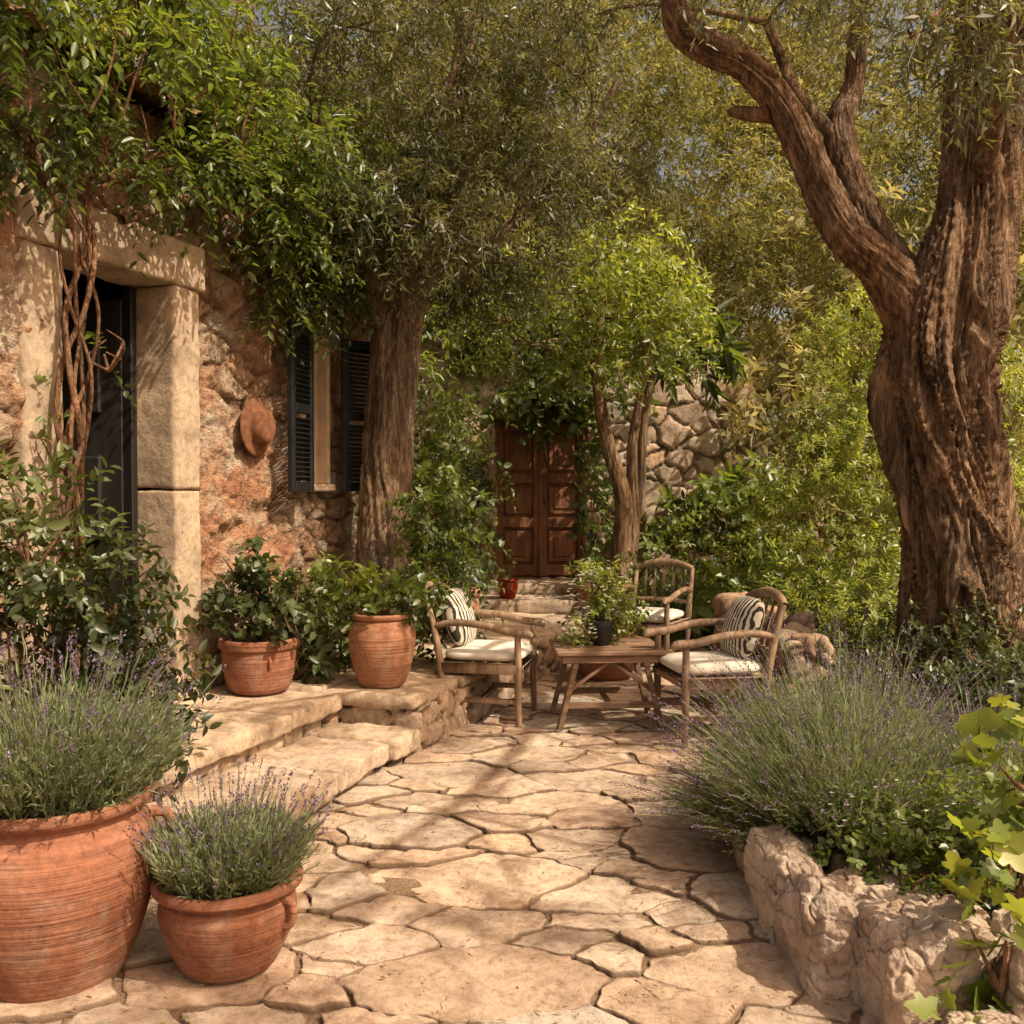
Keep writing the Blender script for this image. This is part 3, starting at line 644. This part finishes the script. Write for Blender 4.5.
# ================================================================ LAVENDER
def lavender(name,c,rad,H,n,spread,lean=(0,0),spike=1.,fl=.5,nleaf=16):
    e=empty(name);c=np.array(c,float);rad=np.array(rad if np.ndim(rad) else (rad,rad))
    a=R.uniform(0,6.283,n);q=np.sqrt(R.uniform(0,1,n));off=np.stack([np.cos(a)*q*rad[0],np.sin(a)*q*rad[1]],1)
    P=np.hstack([c[:2]+off,np.full((n,1),c[2])])
    k=R.uniform(0,1,n)<fl
    h=H*R.uniform(.48,.98,n)*(1-.25*q**2)*np.where(k,1.22,.84)
    D=np.hstack([off/rad*spread[0]+np.array(lean)+R.normal(size=(n,2))*.19,np.ones((n,1))]);Dn=unit(D)
    bend=np.hstack([off/rad*.25+np.array(lean)*.5,np.full((n,1),-.18)])*spread[1]
    f=Fol();g=Fol()
    def pos(t):
        t=np.asarray(t,float)
        if t.ndim: t=t[:,None]
        return P+(Dn*t+bend*t*t)*h[:,None]
    tn=unit(R.normal(size=(n,3)));base=np.clip(.5+.6*(fbm(P*[6,6,1],2,4)-.5)+R.normal(size=n)*.14,0,1)
    ks=5
    for s in range(ks):
        p0=pos(s/ks);p1=pos((s+1.05)/ks);w=.0045 if s<3 else .003
        f.leaves(p0,p1-p0,tn,np.linalg.norm(p1-p0,axis=1),np.full(n,w*1.8),np.clip(base+.08*s/ks,0,1),T_rh)
    for s in range(nleaf):
        t=R.uniform(.05,1.,n)**.8*np.where(k,.68,1.);p0=pos(t);d=unit(pos(t+.05)-p0)+R.normal(size=(n,3))*.34
        f.leaves(p0,d,R.normal(size=(n,3)),R.uniform(.03,.065,n)*(1.1-.4*t),R.uniform(.003,.0055,n)*1.3,np.clip(base-.25+.5*t+R.normal(size=n)*.14,0,1),T_rh)
    for s in range(12):
        t=1-.03+s*.0085*spike;p0=pos(t)[k];p0=p0+R.normal(size=p0.shape)*.0017
        d=unit(pos(1.02)-pos(.98))[k]*.9+unit(R.normal(size=p0.shape))*.8
        m=k.sum();g.leaves(p0,d,R.normal(size=p0.shape),R.uniform(.007,.012,m),R.uniform(.0045,.0075,m),np.clip(R.normal(size=m)*.25+.5,0,1),T_rh)
    f.build('lavender_stems',L_lav,e);g.build('lavender_flowers',L_lavf,e);return e
lavender('lavender_plant',(-1.49,3.22,.55),.24,.56,1700,(.50,.40),(.03,0),fl=.23)
lavender('lavender_plant',(-.94,3.27,.28),.18,.36,1050,(.50,.30),(0,0),fl=.26)
lavender('lavender_bush',(1.36,4.15,.20),(.30,.36),.66,2300,(.75,.55),(-.10,-.05),1.2,.28)
lavender('lavender_bush',(1.60,4.75,.2),(.3,.4),.74,1300,(.6,.45),(-.12,0),1.2,.34)
lavender('lavender_bush',(2.0,4.05,.2),(.25,.3),.60,1000,(.6,.45),(0.0,-.1),1.2,.28)
lavender('lavender_bush',(1.12,4.30,.10),(.15,.30),.48,850,(1.0,.8),(-.36,-.10),1.1,.34)
# ================================================================ TREES
bigblobs=[]
rg=np.random.default_rng(5)
for i in range(15):
    bigblobs.append(((rg.uniform(.2,5.2),rg.uniform(5.6,8.2),rg.uniform(5.1,6.7)),(rg.uniform(.4,.6),rg.uniform(.4,.6),rg.uniform(.3,.45)),1.))
for c in[(2.3,.7,4.8),(3.3,1.3,5.1),(2.7,2.3,5.0),(4.3,1.9,5.2),(3.6,3.1,5.0),(4.6,3.5,5.3),(3.0,4.2,5.2),(5.4,4.6,5.6),(.5,3.5,5.0),(1.3,2.5,5.2),(1.9,3.4,5.1),(3.9,5.0,5.4)]:  # off-camera clumps added to throw dapples on path and house wall
    bigblobs.append((c,(rg.uniform(.28,.40),rg.uniform(.28,.40),rg.uniform(.18,.26)),1.5))
for c in[(2.9,.2,4.9),(3.9,.9,5.3),(3.5,2.1,5.3),(2.1,1.5,4.9),(4.9,2.7,5.5),(3.2,3.6,5.6),(2.4,3.0,5.5),(4.2,4.2,5.0),(1.0,3.1,5.4),(1.6,1.9,5.0),(3.0,1.8,5.6),(4.7,1.2,5.6)]:  # smaller unseen clumps, added for more dapples on the path
    bigblobs.append((c,(rg.uniform(.20,.30),rg.uniform(.20,.30),rg.uniform(.14,.2)),1.9))
bigblobs+=[((1.85,4.4,3.62),(.35,.3,.22),1.5),((2.25,4.6,3.75),(.3,.3,.25),1.3),((1.25,4.8,4.15),(.45,.3,.16),1.2),((1.9,5.0,4.2),(.4,.3,.2),1.),((1.0,6.2,5.0),(.5,.5,.3),1.1),((2.1,6.6,5.1),(.6,.5,.3),1),((.4,6.4,4.9),(.5,.5,.35),1),((-.4,6.8,5.0),(.5,.4,.35),1.),((-1.3,6.7,5.0),(.5,.4,.35),1.)]
big=tree('olive_tree',[
 ([(3.12,6.5,.0),(3.06,6.5,.22),(2.96,6.5,.75),(2.93,6.5,1.3),(2.83,6.5,1.9),(2.78,6.5,2.4),(2.88,6.5,2.9),(2.99,6.52,3.4),(3.09,6.58,4.1),(3.17,6.65,4.8),(3.3,6.8,5.8)],[.66,.47,.37,.345,.345,.36,.30,.235,.21,.18,.12]),
 ([(2.80,6.48,1.9),(2.72,6.46,2.35),(2.60,6.45,2.72),(2.38,6.4,3.0),(2.13,6.36,3.22),(1.92,6.32,3.55),(1.72,6.3,3.95),(1.47,6.25,4.22),(1.15,6.2,4.36),(1.00,6.15,4.50),(.95,6.1,4.8),(.8,6.1,5.3)],[.18,.20,.17,.135,.12,.115,.108,.102,.10,.085,.055,.04]),
 ([(2.74,6.6,2.6),(2.55,6.7,3.05),(2.42,6.8,3.4),(2.30,6.9,3.8),(2.28,7.0,4.15),(2.42,7.1,4.5),(2.45,7.1,5.2)],[.15,.135,.11,.095,.09,.07,.05]),
 ([(2.29,6.95,4.0),(2.0,7.0,4.35),(1.8,7.1,4.9)],[.05,.04,.03]),
 ([(1.70,6.3,3.95),(1.5,6.4,4.0),(1.42,6.5,4.05)],[.06,.05,.035]),
 ([(3.1,6.6,4.2),(3.6,6.6,4.8),(4.2,6.7,5.4)],[.16,.11,.06]),
 ([(3.3,6.5,4.6),(3.9,5.4,5.2),(4.0,3.8,5.4),(3.4,2.2,5.2),(2.5,1.0,4.9)],[.09,.065,.045,.03,.015]),  # this limb and the next added off camera to hold the dapple clumps
 ([(3.9,4.6,5.3),(2.6,3.6,5.3),(1.4,2.9,5.2),(.6,3.3,5.1)],[.04,.03,.02,.012]),
 ([(3.0,6.4,3.6),(2.8,5.7,4.1),(2.4,4.9,4.1),(2.0,4.4,3.8)],[.07,.05,.03,.012]),
],M_bark,.44,seg=190,seed=11,bl=bigblobs)
f=Fol();mass(f,bigblobs,430,.30,16,.070,.0155,droop=.45,gap=.42,gs=1.8,down=.2);f.build('crown_leaves',L_olive,big)  # visible crown plus the unseen clumps added for dapples
lb=[]
for c in [(-1.9,7.3,3.6),(-1.4,7.0,4.1),(-.9,7.2,3.9),(-.4,7.4,4.0),(-.1,7.9,3.6),(.3,8.0,4.1),(-.6,8.2,3.7),(-1.2,8.3,3.9),(-1.0,7.1,4.9),(-.3,7.2,4.9),(.4,7.6,4.8),(-1.7,7.4,4.8),(.9,8.2,4.4),(-.8,8.8,4.6),(0,8.7,4.6),(-.4,7.9,5.7),(-1.4,8.0,5.7),(.2,7.3,3.95),(-.35,7.1,3.45),(-1.5,7.1,3.5),(-.2,8.4,3.3),(-.75,6.9,3.45),(-1.15,6.9,3.7),(.1,7.6,4.4),(-.6,7.0,4.3)]:
    lb.append((c,(rg.uniform(.42,.58),rg.uniform(.4,.55),rg.uniform(.32,.44)),1.15))
left=tree('olive_tree',[
 ([(-1.05,7.6,.2),(-1.02,7.6,.5),(-.98,7.6,1.0),(-.95,7.6,1.6),(-.92,7.6,2.2),(-.87,7.6,2.8),(-.78,7.6,3.3),(-.6,7.65,3.9),(-.4,7.7,4.7),(-.3,7.8,5.5)],[.29,.23,.20,.188,.182,.175,.14,.11,.08,.05]),
 ([(-.9,7.6,2.7),(-1.05,7.5,3.2),(-1.3,7.4,3.7),(-1.5,7.4,4.6)],[.11,.09,.07,.04]),
 ([(-.8,7.6,3.1),(-.45,7.75,3.35),(0,7.9,3.7),(.5,8.1,4.3),(.9,8.3,5)],[.07,.06,.05,.04,.03]),
],M_bark2,.30,seg=100,seed=31,bl=lb)
f=Fol();mass(f,lb,520,.30,16,.070,.0155,droop=.5,gap=.38,down=.25);f.build('crown_leaves',L_olive,left)
mb=[]
for i in range(84):
    mb.append(((rg.uniform(-5.,9.),rg.uniform(13.,15.8),rg.uniform(3.9,9.6)),(rg.uniform(.9,1.3),rg.uniform(.6,.9),rg.uniform(.7,1.)),1.))
mid=tree('olive_tree',[([(1.6,15.2,0),(1.5,15.1,2),(1.2,14.8,3.5),(.6,14.2,5),(.2,13.8,6.5)],[.3,.22,.18,.12,.05])],M_bark2,.3,seg=40,seed=51)
f=Fol();mass(f,mb,88,.44,15,.125,.033,droop=.45,gap=.36,gs=1.5,down=.25)
mass(f,[((3.3,15.6,6.1),(1.,.6,.9)),((4.3,15.4,5.3),(1.,.6,.8)),((2.6,15.8,7.2),(1.,.6,.9)),((4.8,15.6,7),(1.1,.6,.9)),((3.7,15.9,8.2),(1.2,.6,.9)),((2.2,15.5,5.6),(.8,.6,.8)),((5.8,15.3,6.2),(1.,.6,1.)),((5.2,15.8,8.6),(1.2,.6,1.)),((-3.,15.5,7.5),(1.2,.6,1.)),((-4.5,15.,8.5),(1.2,.6,1.)),((-2.,15.8,8.8),(1.2,.6,1.)),((.5,15.9,9.),(1.2,.6,1.)),((2.2,15.9,9.2),(1.2,.6,1.)),((7,15.5,8.8),(1.3,.6,1.))],110,.44,15,.125,.034,droop=.45,gap=.15,down=.25)
f.build('crown_leaves',L_mid,mid)
sb=[((1.0,10,3.2),(.75,.6,.5)),((.6,9.8,3.6),(.6,.5,.5)),((1.4,10.1,3.5),(.6,.5,.5)),((.2,10.2,3.1),(.6,.5,.45)),((1.6,10.2,3.1),(.45,.4,.4)),((.8,10,2.75),(.5,.4,.25)),((-.2,10.6,3.4),(.6,.5,.6)),((1.0,10.4,4.1),(.8,.5,.5)),((1.6,10.3,3.7),(.5,.4,.4))]
sm=tree('citrus_tree',[([(1.18,10,.0),(1.1,10,.9),(1.12,10,1.5),(.95,10,2.1),(.85,10,2.8),(.9,10,3.4)],[.11,.09,.08,.065,.05,.03]),([(1.14,10,.4),(1.22,10.05,1.2),(1.22,10.1,2.0),(1.32,10.1,2.7),(1.4,10.1,3.3)],[.07,.06,.05,.04,.03])],M_bark,.3,seg=40,seed=41,bl=sb)
f=Fol();mass(f,sb,300,.26,9,.09,.040,droop=.3,T=T_leaf,gap=.36);f.build('crown_leaves',L_bright,sm)
e=empty('loquat_tree');f=Fol();mass(f,[((1.75,11.4,3.6),(.6,.5,.4)),((2.15,11.5,3.3),(.42,.4,.28)),((1.4,11.4,3.9),(.5,.5,.35))],110,.25,10,.30,.08,droop=.5,T=T_leaf,gap=.25,fwd=.9);f.build('crown_leaves',L_vine,e)
V,F=merge([tubemesh([(1.55,11.6,0),(1.5,11.6,1.5),(1.55,11.5,2.6),(1.75,11.4,3.3)],[.08,.06,.05,.03],12,20)]);mk('trunk',V,F,M_bark2,True,None,e)
def plant(name,blobs,per,L,nl,ll,lw,mat,stems=None,**k):
    e=empty(name);f=Fol();mass(f,blobs,per,L,nl,ll,lw,**k);f.build('foliage',mat,e)
    pr=[]
    for b in blobs:
        c=np.array(b[0]);rr=np.array(b[1] if np.ndim(b[1]) else (b[1],)*3)
        for _ in range(4):
            q=c+unit(R.normal(size=3))*rr*.75;s=c-[0,0,rr[2]*.95];pr.append(tubemesh([s,(s+q)/2+R.normal(size=3)*.04,q],[.010,.007,.003],5,6))
    V,F=merge(pr+(stems or []));mk('stems',V,F,M_vine,True,None,e);return e
vb=[]
for i in range(36):
    u=rg.uniform(-4.2,1.6);vb.append((HW(u,rg.uniform(-1.9,-.85),rg.uniform(3.6,4.7)),(rg.uniform(.35,.55),rg.uniform(.35,.5),rg.uniform(.3,.42)),1.))
for i in range(13):
    u=-3.6+i*.4;vb.append((HW(u,-1.0+.1*math.sin(i*2.),3.75+.12*math.sin(i*1.3)),(.38,.34,.32),1.3))
for u,n_,z,r in[(-.3,-1.1,3.35,.34),(0,-1.15,3.15,.32),(.3,-1.15,3.05,.32),(.55,-1.15,3.2,.30),(.1,-1.2,2.85,.22),(-.6,-1.05,3.45,.31),(-1.1,-1.05,3.5,.3),(-1.6,-1.1,3.4,.3),(-2.1,-1.1,3.45,.36),(-2.4,-1.15,3.2,.25),(.9,-1.2,3.25,.30),(1.3,-1.2,3.3,.3)]:
    vb.append((HW(u,n_,z),(r,r,r*.85),1.4))
stems=[]
for i in range(6):
    ph=i*1.1;pts=[HW(-1.80+.09*math.sin(ph+k*(.9+.12*i))+(.12*(k/9)),-1.24+.05*math.cos(ph+k*1.7),.35+k*.31) for k in range(10)]
    pts+= [HW(-1.6+i*.22,-1.1,3.45)]
    stems.append(tubemesh(pts,[.015-.0008*k+.005*(i%3==0) for k in range(11)],10,70,.3,1,i))
stems.append(tubemesh([HW(-1.8,-1.2,2.9),HW(-2.3,-1.15,3.3),HW(-3.2,-1.1,3.2)],[.03,.028,.02],10,30,.2))
stems.append(tubemesh([HW(-1.5,-1.15,3.0),HW(-.8,-1.12,3.3),HW(0,-1.15,3.2),HW(.8,-1.1,3.35)],[.03,.028,.022,.012],10,40,.2))
plant('wisteria_vine',vb,300,.26,11,.068,.031,L_vine,stems,T=T_leaf,planar=True,droop=.5,gap=.34,down=.35)
plant('climbing_vine',[(HW(-1.88,-1.22,1.9),(.16,.12,.25),.7),(HW(-1.6,-1.15,2.35),(.12,.1,.15),.6)],260,.15,7,.06,.04,L_vine,T=T_leaf,droop=.4,gap=.3)
cb=[]
for i in range(38):
    x=rg.uniform(-3.6,1.5);z=rg.uniform(2.75,4.2) if -.4<x<1.15 else rg.uniform(.8,4.2)
    cb.append(((x,12.7,z),(.45,.25,.4),1.))
cb+=[((.1,12.65,2.75),(.4,.2,.25)),((.7,12.6,2.72),(.4,.2,.27)),((-.38,12.5,1.3),(.2,.2,.6)),((-.38,12.5,2.1),(.26,.2,.5)),((1.0,12.5,1.5),(.16,.2,.5)),((1.0,12.6,2.2),(.22,.2,.3)),((1.4,12.7,3.2),(.45,.2,.45)),((1.6,12.7,3.7),(.4,.2,.2))]
plant('ivy_creeper',cb,190,.25,8,.12,.085,L_vine,T=T_leaf,droop=.6,gap=.33,down=.4)
# shrubs ---------------------------------------------------------------
plant('laurel_shrub',[((-1.98,4.35,1.15),(.35,.3,.35)),((-2.2,4.2,.8),(.38,.3,.42)),((-1.76,4.45,.80),(.30,.3,.35)),((-2.0,4.1,1.45),(.25,.25,.25)),((-1.72,4.6,.6),(.22,.25,.25)),((-2.3,4.0,1.3),(.3,.3,.3)),((-1.76,4.4,1.2),(.18,.2,.2)),((-1.9,4.1,.55),(.35,.3,.3))],680,.20,9,.066,.033,L_dark,T=T_leaf,droop=.15,upb=.3,gap=.28)
plant('potted_geranium',[((-1.58,6.12,.90),(.30,.26,.26)),((-1.72,6.1,1.10),(.2,.2,.2)),((-1.36,6.1,.90),(.2,.2,.18))],900,.13,8,.06,.048,L_dark,T=T_leaf,droop=.2,gap=.25,upb=.3)
plant('potted_shrub',[((-.83,6.34,.92),(.28,.24,.15)),((-1.05,6.4,.96),(.2,.18,.15)),((-.64,6.4,.95),(.18,.16,.13))],900,.13,8,.062,.044,L_vine,T=T_leaf,droop=.3,gap=.25,upb=.2)
plant('hosta_plant',[(HW(.15,-1.1,.55),(.26,.22,.2)),(HW(.45,-.95,.6),(.28,.22,.25)),(HW(-.1,-1.0,.50),(.2,.2,.14)),(HW(.7,-1.1,.75),(.25,.2,.3))],420,.16,7,.11,.055,L_dark,T=T_leaf,droop=.4,gap=.26,upb=.4)
plant('terrace_shrub',[((-.72,6.95,.75),(.3,.25,.3)),((-.55,7.2,1.1),(.3,.25,.35)),((-.65,7.9,1.5),(.3,.3,.4)),((-.5,8.1,1.2),(.33,.3,.45)),((-.55,8.2,.7),(.33,.3,.4)),((-1.35,7.0,.8),(.25,.25,.3)),((-.6,8.3,2.0),(.3,.3,.3)),((-.62,7.2,1.45),(.22,.2,.22))],560,.18,9,.064,.038,L_vine,T=T_leaf,droop=.3,gap=.3,upb=.15)
plant('oleander_shrub',[((-1.,9.8,1.0),(.5,.4,.8)),((-.6,10.2,1.8),(.5,.4,.6)),((-.9,10,2.4),(.6,.4,.6)),((-.9,10.8,.8),(.4,.4,.6)),((-1.6,9.8,1.6),(.6,.4,1.0)),((-.55,11,2.2),(.25,.3,.5)),((-1.5,9.6,2.9),(.6,.4,.5))],330,.28,10,.10,.034,L_vine,T=T_leaf,droop=.4,gap=.33)
plant('doorway_shrub',[((1.25,11.7,1.0),(.3,.3,.5)),((1.15,11.9,1.6),(.22,.25,.4)),((1.35,11.3,.6),(.35,.3,.4)),((-.52,10.4,.85),(.22,.2,.28)),((-.05,11.75,.6),(.12,.12,.12)),((.88,11.6,.68),(.16,.16,.16)),((-.75,9.1,.7),(.3,.3,.3)),((1.7,9.6,.9),(.35,.3,.45)),((1.35,9.5,.7),(.3,.3,.4)),((1.0,9.3,.45),(.22,.25,.2))],480,.2,9,.068,.038,L_vine,T=T_leaf,droop=.3,gap=.3)
plant('viburnum_shrub',[((2.3,11.2,1.4),(.5,.4,.4)),((2.8,11.3,1.0),(.5,.4,.5)),((1.9,11.4,1.15),(.35,.3,.3)),((2.5,11.2,.6),(.5,.4,.4)),((2.0,10.8,.4),(.4,.3,.35)),((1.6,10.6,.35),(.35,.3,.3)),((2.8,11.2,1.7),(.3,.3,.3)),((1.8,10.0,.4),(.4,.3,.35))],260,.26,7,.16,.085,L_vine,T=T_leaf,droop=.4,gap=.3,upb=.1)
yb=[]
for c,r in[((2.45,8.9,.9),.5),((2.9,8.8,1.6),.55),((3.3,9.0,2.3),.6),((3.1,8.6,.8),.55),((2.9,9.4,2.2),.4),((3.7,9,1.4),.6),((3.2,9.4,2.9),.45),((3.6,9.2,3.0),.6),((2.45,9.3,1.4),.38),((2.35,8.4,.45),.4),((2.8,8.1,.5),.45),((3.4,8.2,.7),.5),((4.2,9.2,2.2),.7),((4.4,8.8,1.0),.7),((2.6,7.6,.45),.35)]:
    yb.append((c,(r,r*.8,r),1.))
plant('acacia_shrub',yb,600,.30,18,.060,.020,L_bright,T=T_rh,droop=.25,gap=.33,upb=.25)
plant('rosemary_shrub',[((2.35,5.6,.55),(.35,.35,.35)),((2.75,5.5,.7),(.35,.3,.4)),((2.1,5.9,.45),(.3,.3,.25)),((2.45,5.0,.5),(.35,.3,.35)),((3.1,5.4,.8),(.35,.3,.45)),((2.7,4.7,.6),(.4,.3,.35)),((2.3,7.0,.55),(.38,.3,.42)),((2.4,6.4,.55),(.3,.3,.35))],700,.2,12,.045,.018,L_dark,T=T_rh,droop=.2,gap=.33,upb=.3)
plant('geranium_groundcover',[((1.32,3.55,.33),(.22,.22,.13)),((1.58,3.55,.38),(.22,.22,.16)),((1.50,3.22,.34),(.2,.2,.13)),((1.75,3.4,.45),(.2,.2,.2)),((1.22,3.75,.27),(.14,.16,.10)),((1.32,3.32,.32),(.14,.12,.08))],1600,.11,8,.036,.030,L_vine,T=T_leaf,droop=.2,gap=.25,upb=.4)
plant('grape_vine',[((1.36,2.74,.34),(.13,.10,.14)),((1.44,2.80,.58),(.13,.12,.13)),((1.50,2.90,.84),(.13,.12,.12)),((1.32,2.66,.10),(.12,.08,.12)),((1.62,3.1,.72),(.16,.14,.12)),((1.5,2.6,.2),(.14,.08,.14)),((1.36,3.0,.44),(.10,.10,.08))],460,.14,4,.080,.074,L_yell,T=T_lob,droop=.35,gap=.15,upb=.2,fwd=.8)
f=Fol()
def flowers(c,r,n,sz):
    P=np.array(c)+unit(R.normal(size=(n,3)))*np.array(r)
    for k in range(5):
        a=k*1.2566+R.uniform(0,1,n)*.2;D=np.stack([np.cos(a),np.sin(a),.3+0*a],1);f.leaves(P,D,np.tile([0,-.4,1.],(n,1)),np.full(n,sz),np.full(n,sz*.7),R.uniform(0,1,n),T_rh)
flowers((1.40,3.6,.44),(.3,.25,.08),60,.010);flowers((.60,6.72,.90),(.22,.17,.18),110,.016);flowers((.46,6.64,.68),(.12,.1,.06),40,.014);flowers((-.5,8.1,1.0),(.3,.3,.5),20,.016)
f.build('white_blossoms',L_white)
bb=[]
for i in range(125):
    a=rg.uniform(-1,1);x=a*15+1;y=20-abs(a)*4+rg.uniform(-2,2.5);bb.append(((x,y,rg.uniform(.8,12.5)),(rg.uniform(1.4,2.2),rg.uniform(.8,1.2),rg.uniform(1.1,1.8)),1.))
for x,y,z in[(4.2,13.5,3.6),(4.2,13,1.4),(5.4,12,2.6),(5.2,11,1.2),(6.2,10.5,3.2),(3.9,12.6,2.6),(4.9,13.2,4.6),(4.6,12,1.6),(5.8,13,1.5),(6.5,12,4.5),(3.9,11.5,.9)]:bb.append(((x,y,z),(1.1,.8,1.),1.6))
f=Fol();mass(f,bb,50,.6,14,.21,.07,droop=.3,gap=.33,gs=1.1);e=empty('background_trees');f.build('foliage',L_far,e)
pr=[tubemesh([(x,y,0),(x+.2,y,3),(x-.1,y,7)],[.2,.16,.06],10,20) for x,y in[(-8,17),(-4,19),(-1,18.5),(2.4,18),(5,17.5),(9,16),(13,15)]]
V,F=merge(pr);mk('trunks',V,F,M_bark2,True,None,e)
# ================================================================ FURNITURE
def superell(c,r,e=.45,n=40,puff=0):
    th=np.linspace(-np.pi/2,np.pi/2,n);ph=np.linspace(-np.pi,np.pi,n*2,endpoint=False)
    sp=lambda x,k:np.sign(x)*np.abs(x)**k
    T,Pq=np.meshgrid(th,ph,indexing='ij')
    X=sp(np.cos(T),.7)*sp(np.cos(Pq),e);Y=sp(np.cos(T),.7)*sp(np.sin(Pq),e);Z=sp(np.sin(T),.7)
    V=np.stack([X,Y,Z],-1).reshape(-1,3)
    if puff: 
        k=1-puff*(np.abs(V[:,0])**3+np.abs(V[:,1])**3)/2;V[:,2]*=k
    V=V*np.array(r);V=V+(fbm(V*9+c[0],3,4)-.5)[:,None]*.02*unit(V)+np.array(c)
    m=2*n;i=np.arange(n-1)[:,None]*m;j=np.arange(m)[None];j2=(j+1)%m;F=np.stack([i+j,i+j2,i+m+j2,i+m+j],-1).reshape(-1,4);return V,F
def chair(name,loc,rz,pillow=True):
    e=empty(name,loc,rz);b=MB();w=.27
    for s in(-1,1):
        y=s*w
        b.tube([(-.24,y,0),(-.255,y,.25),(-.275,y,.45),(-.33,y,.70),(-.375,y,.86)],[.022,.024,.026,.023,.02],10)
        b.tube([(.27,y,0),(.262,y,.2),(.262,y,.42),(.258,y,.61)],[.021,.023,.025,.021],10)
        b.tube([(-.325,y,.655),(-.18,y*1.04,.685),(.02,y*1.07,.675),(.2,y*1.05,.635),(.32,y*1.03,.625),(.35,y*1.03,.60)],[.02,.024,.026,.027,.030,.020],10)
        b.bar((-.27,y,.385),(.262,y,.385),.045,.07);b.bar((-.25,y,.17),(.262,y,.17),.025,.035)
    b.bar((.262,-w,.385),(.262,w,.385),.07,.045);b.bar((-.272,-w,.385),(-.272,w,.385),.07,.045)
    b.bar((.0,-w,.17),(.0,w,.17),.035,.025)
    b.tube([(-.375,-w-.01,.85),(-.40,-w*.6,.885),(-.412,0,.905),(-.40,w*.6,.885),(-.375,w+.01,.85)],[.024,.032,.036,.032,.024],12)
    b.tube([(-.30,-w,.56),(-.32,0,.57),(-.30,w,.56)],[.018,.02,.018],8)
    for k in range(5):
        y=-.18+.09*k;b.bar((-.312,y,.56),(-.40,y,.88),.028,.012)
    for k in range(6):b.bar((-.22+.09*k,-w,.40),(-.22+.09*k,w,.40),.06,.016)
    b.build('wood_frame',M_chair,True,e)
    V,F=superell((0,0,0),(.275,.26,.055),.35,34,.25);V+=[.005,0,.46];mk('seat_cushion',V,F,M_cush,True,None,e)
    if pillow:
        V,F=superell((0,0,0),(.20,.21,.085),.5,34,.65);o=mk('striped_pillow',V,F,M_stripe,True,None,e);o.location=(-.215,0,.69);o.rotation_euler=(0,math.radians(72),0)
    return e
chair('wooden_armchair',(-.16,6.86,.03),math.radians(-12))
chair('wooden_armchair',(1.27,6.36,.03),math.radians(180+10))
chair('wooden_armchair',(1.22,8.85,.03),math.radians(240),False)
tb=empty('coffee_table',(.635,6.74,.03),math.radians(3));b=MB()
for k in range(5): b.box((0,-.24+.12*k,.505),(.72,.116,.028),None,.005)
b.box((0,-.26,.465),(.64,.025,.05),None,.003);b.box((0,.26,.465),(.64,.025,.05),None,.003);b.box((-.31,0,.465),(.025,.5,.05),None,.003);b.box((.31,0,.465),(.025,.5,.05),None,.003)
for sy in(-1,1):
    for sx in(-1,1):
        b.bar((sx*.22,sy*.24,.485),(sx*.34,sy*.25,0),.055,.035)
        b.bar((sx*.285,sy*.225,.24),(-sx*.02,sy*.225,.465),.03,.022)
    b.bar((-.30,sy*.24,.16),(.30,sy*.24,.16),.03,.04)
b.bar((0,-.24,.16),(0,.24,.16),.03,.035);b.build('table_frame',m_wood('table_wood',(.12,.07,.045),(.32,.20,.13),'X'),False,tb)
pot('ceramic_vase',(.60,6.74,.55),[(a*.30,z*.32) for a,z in bigp],M_dark,(.07,.17),seed=12)
plant('flower_arrangement',[((.60,6.74,.86),(.22,.17,.15)),((.46,6.66,.66),(.13,.1,.07)),((.76,6.78,.68),(.15,.12,.08)),((.56,6.74,1.00),(.15,.13,.10))],2600,.10,8,.034,.020,L_bright,T=T_leaf,droop=.2,gap=.2,upb=.4)
plant('bowl_plant',[((.76,8.35,.50),(.28,.28,.18)),((.9,8.4,.6),(.2,.2,.15))],520,.16,8,.06,.03,L_vine,T=T_leaf,droop=.3,gap=.3,upb=.4)
# ================================================================ LIGHT / CAMERA
S=Vector((.54,-.38,.75)).normalized()
w=bpy.data.worlds.new("World");scene.world=w;w.use_nodes=True;nt=w.node_tree;bg=nt.nodes['Background']
sk=nt.nodes.new('ShaderNodeTexSky');sk.sky_type='NISHITA';sk.sun_disc=False;sk.sun_elevation=math.asin(S.z);sk.sun_rotation=math.atan2(S.x,S.y);sk.dust_density=5.;sk.ozone_density=.5
wm=mixc(nt,1.0,sk.outputs[0],(1.5,1.15,.82),'MULTIPLY');nt.links.new(wm,bg.inputs[0]);bg.inputs[1].default_value=.135
sl=bpy.data.lights.new('sun','SUN');sl.energy=5.;sl.angle=math.radians(.5);sl.color=(1,.89,.71)
so=bpy.data.objects.new('sun',sl);scene.collection.objects.link(so);so.rotation_euler=S.to_track_quat('Z','Y').to_euler()
cam=bpy.data.cameras.new('camera');cam.lens=35;cam.clip_end=600;co=bpy.data.objects.new('camera',cam);scene.collection.objects.link(co)
co.location=(0,0,1.6);co.rotation_euler=(math.radians(90-1.27),0,0);scene.camera=co
scene.view_settings.view_transform='Standard';scene.view_settings.look='None';scene.view_settings.exposure=0
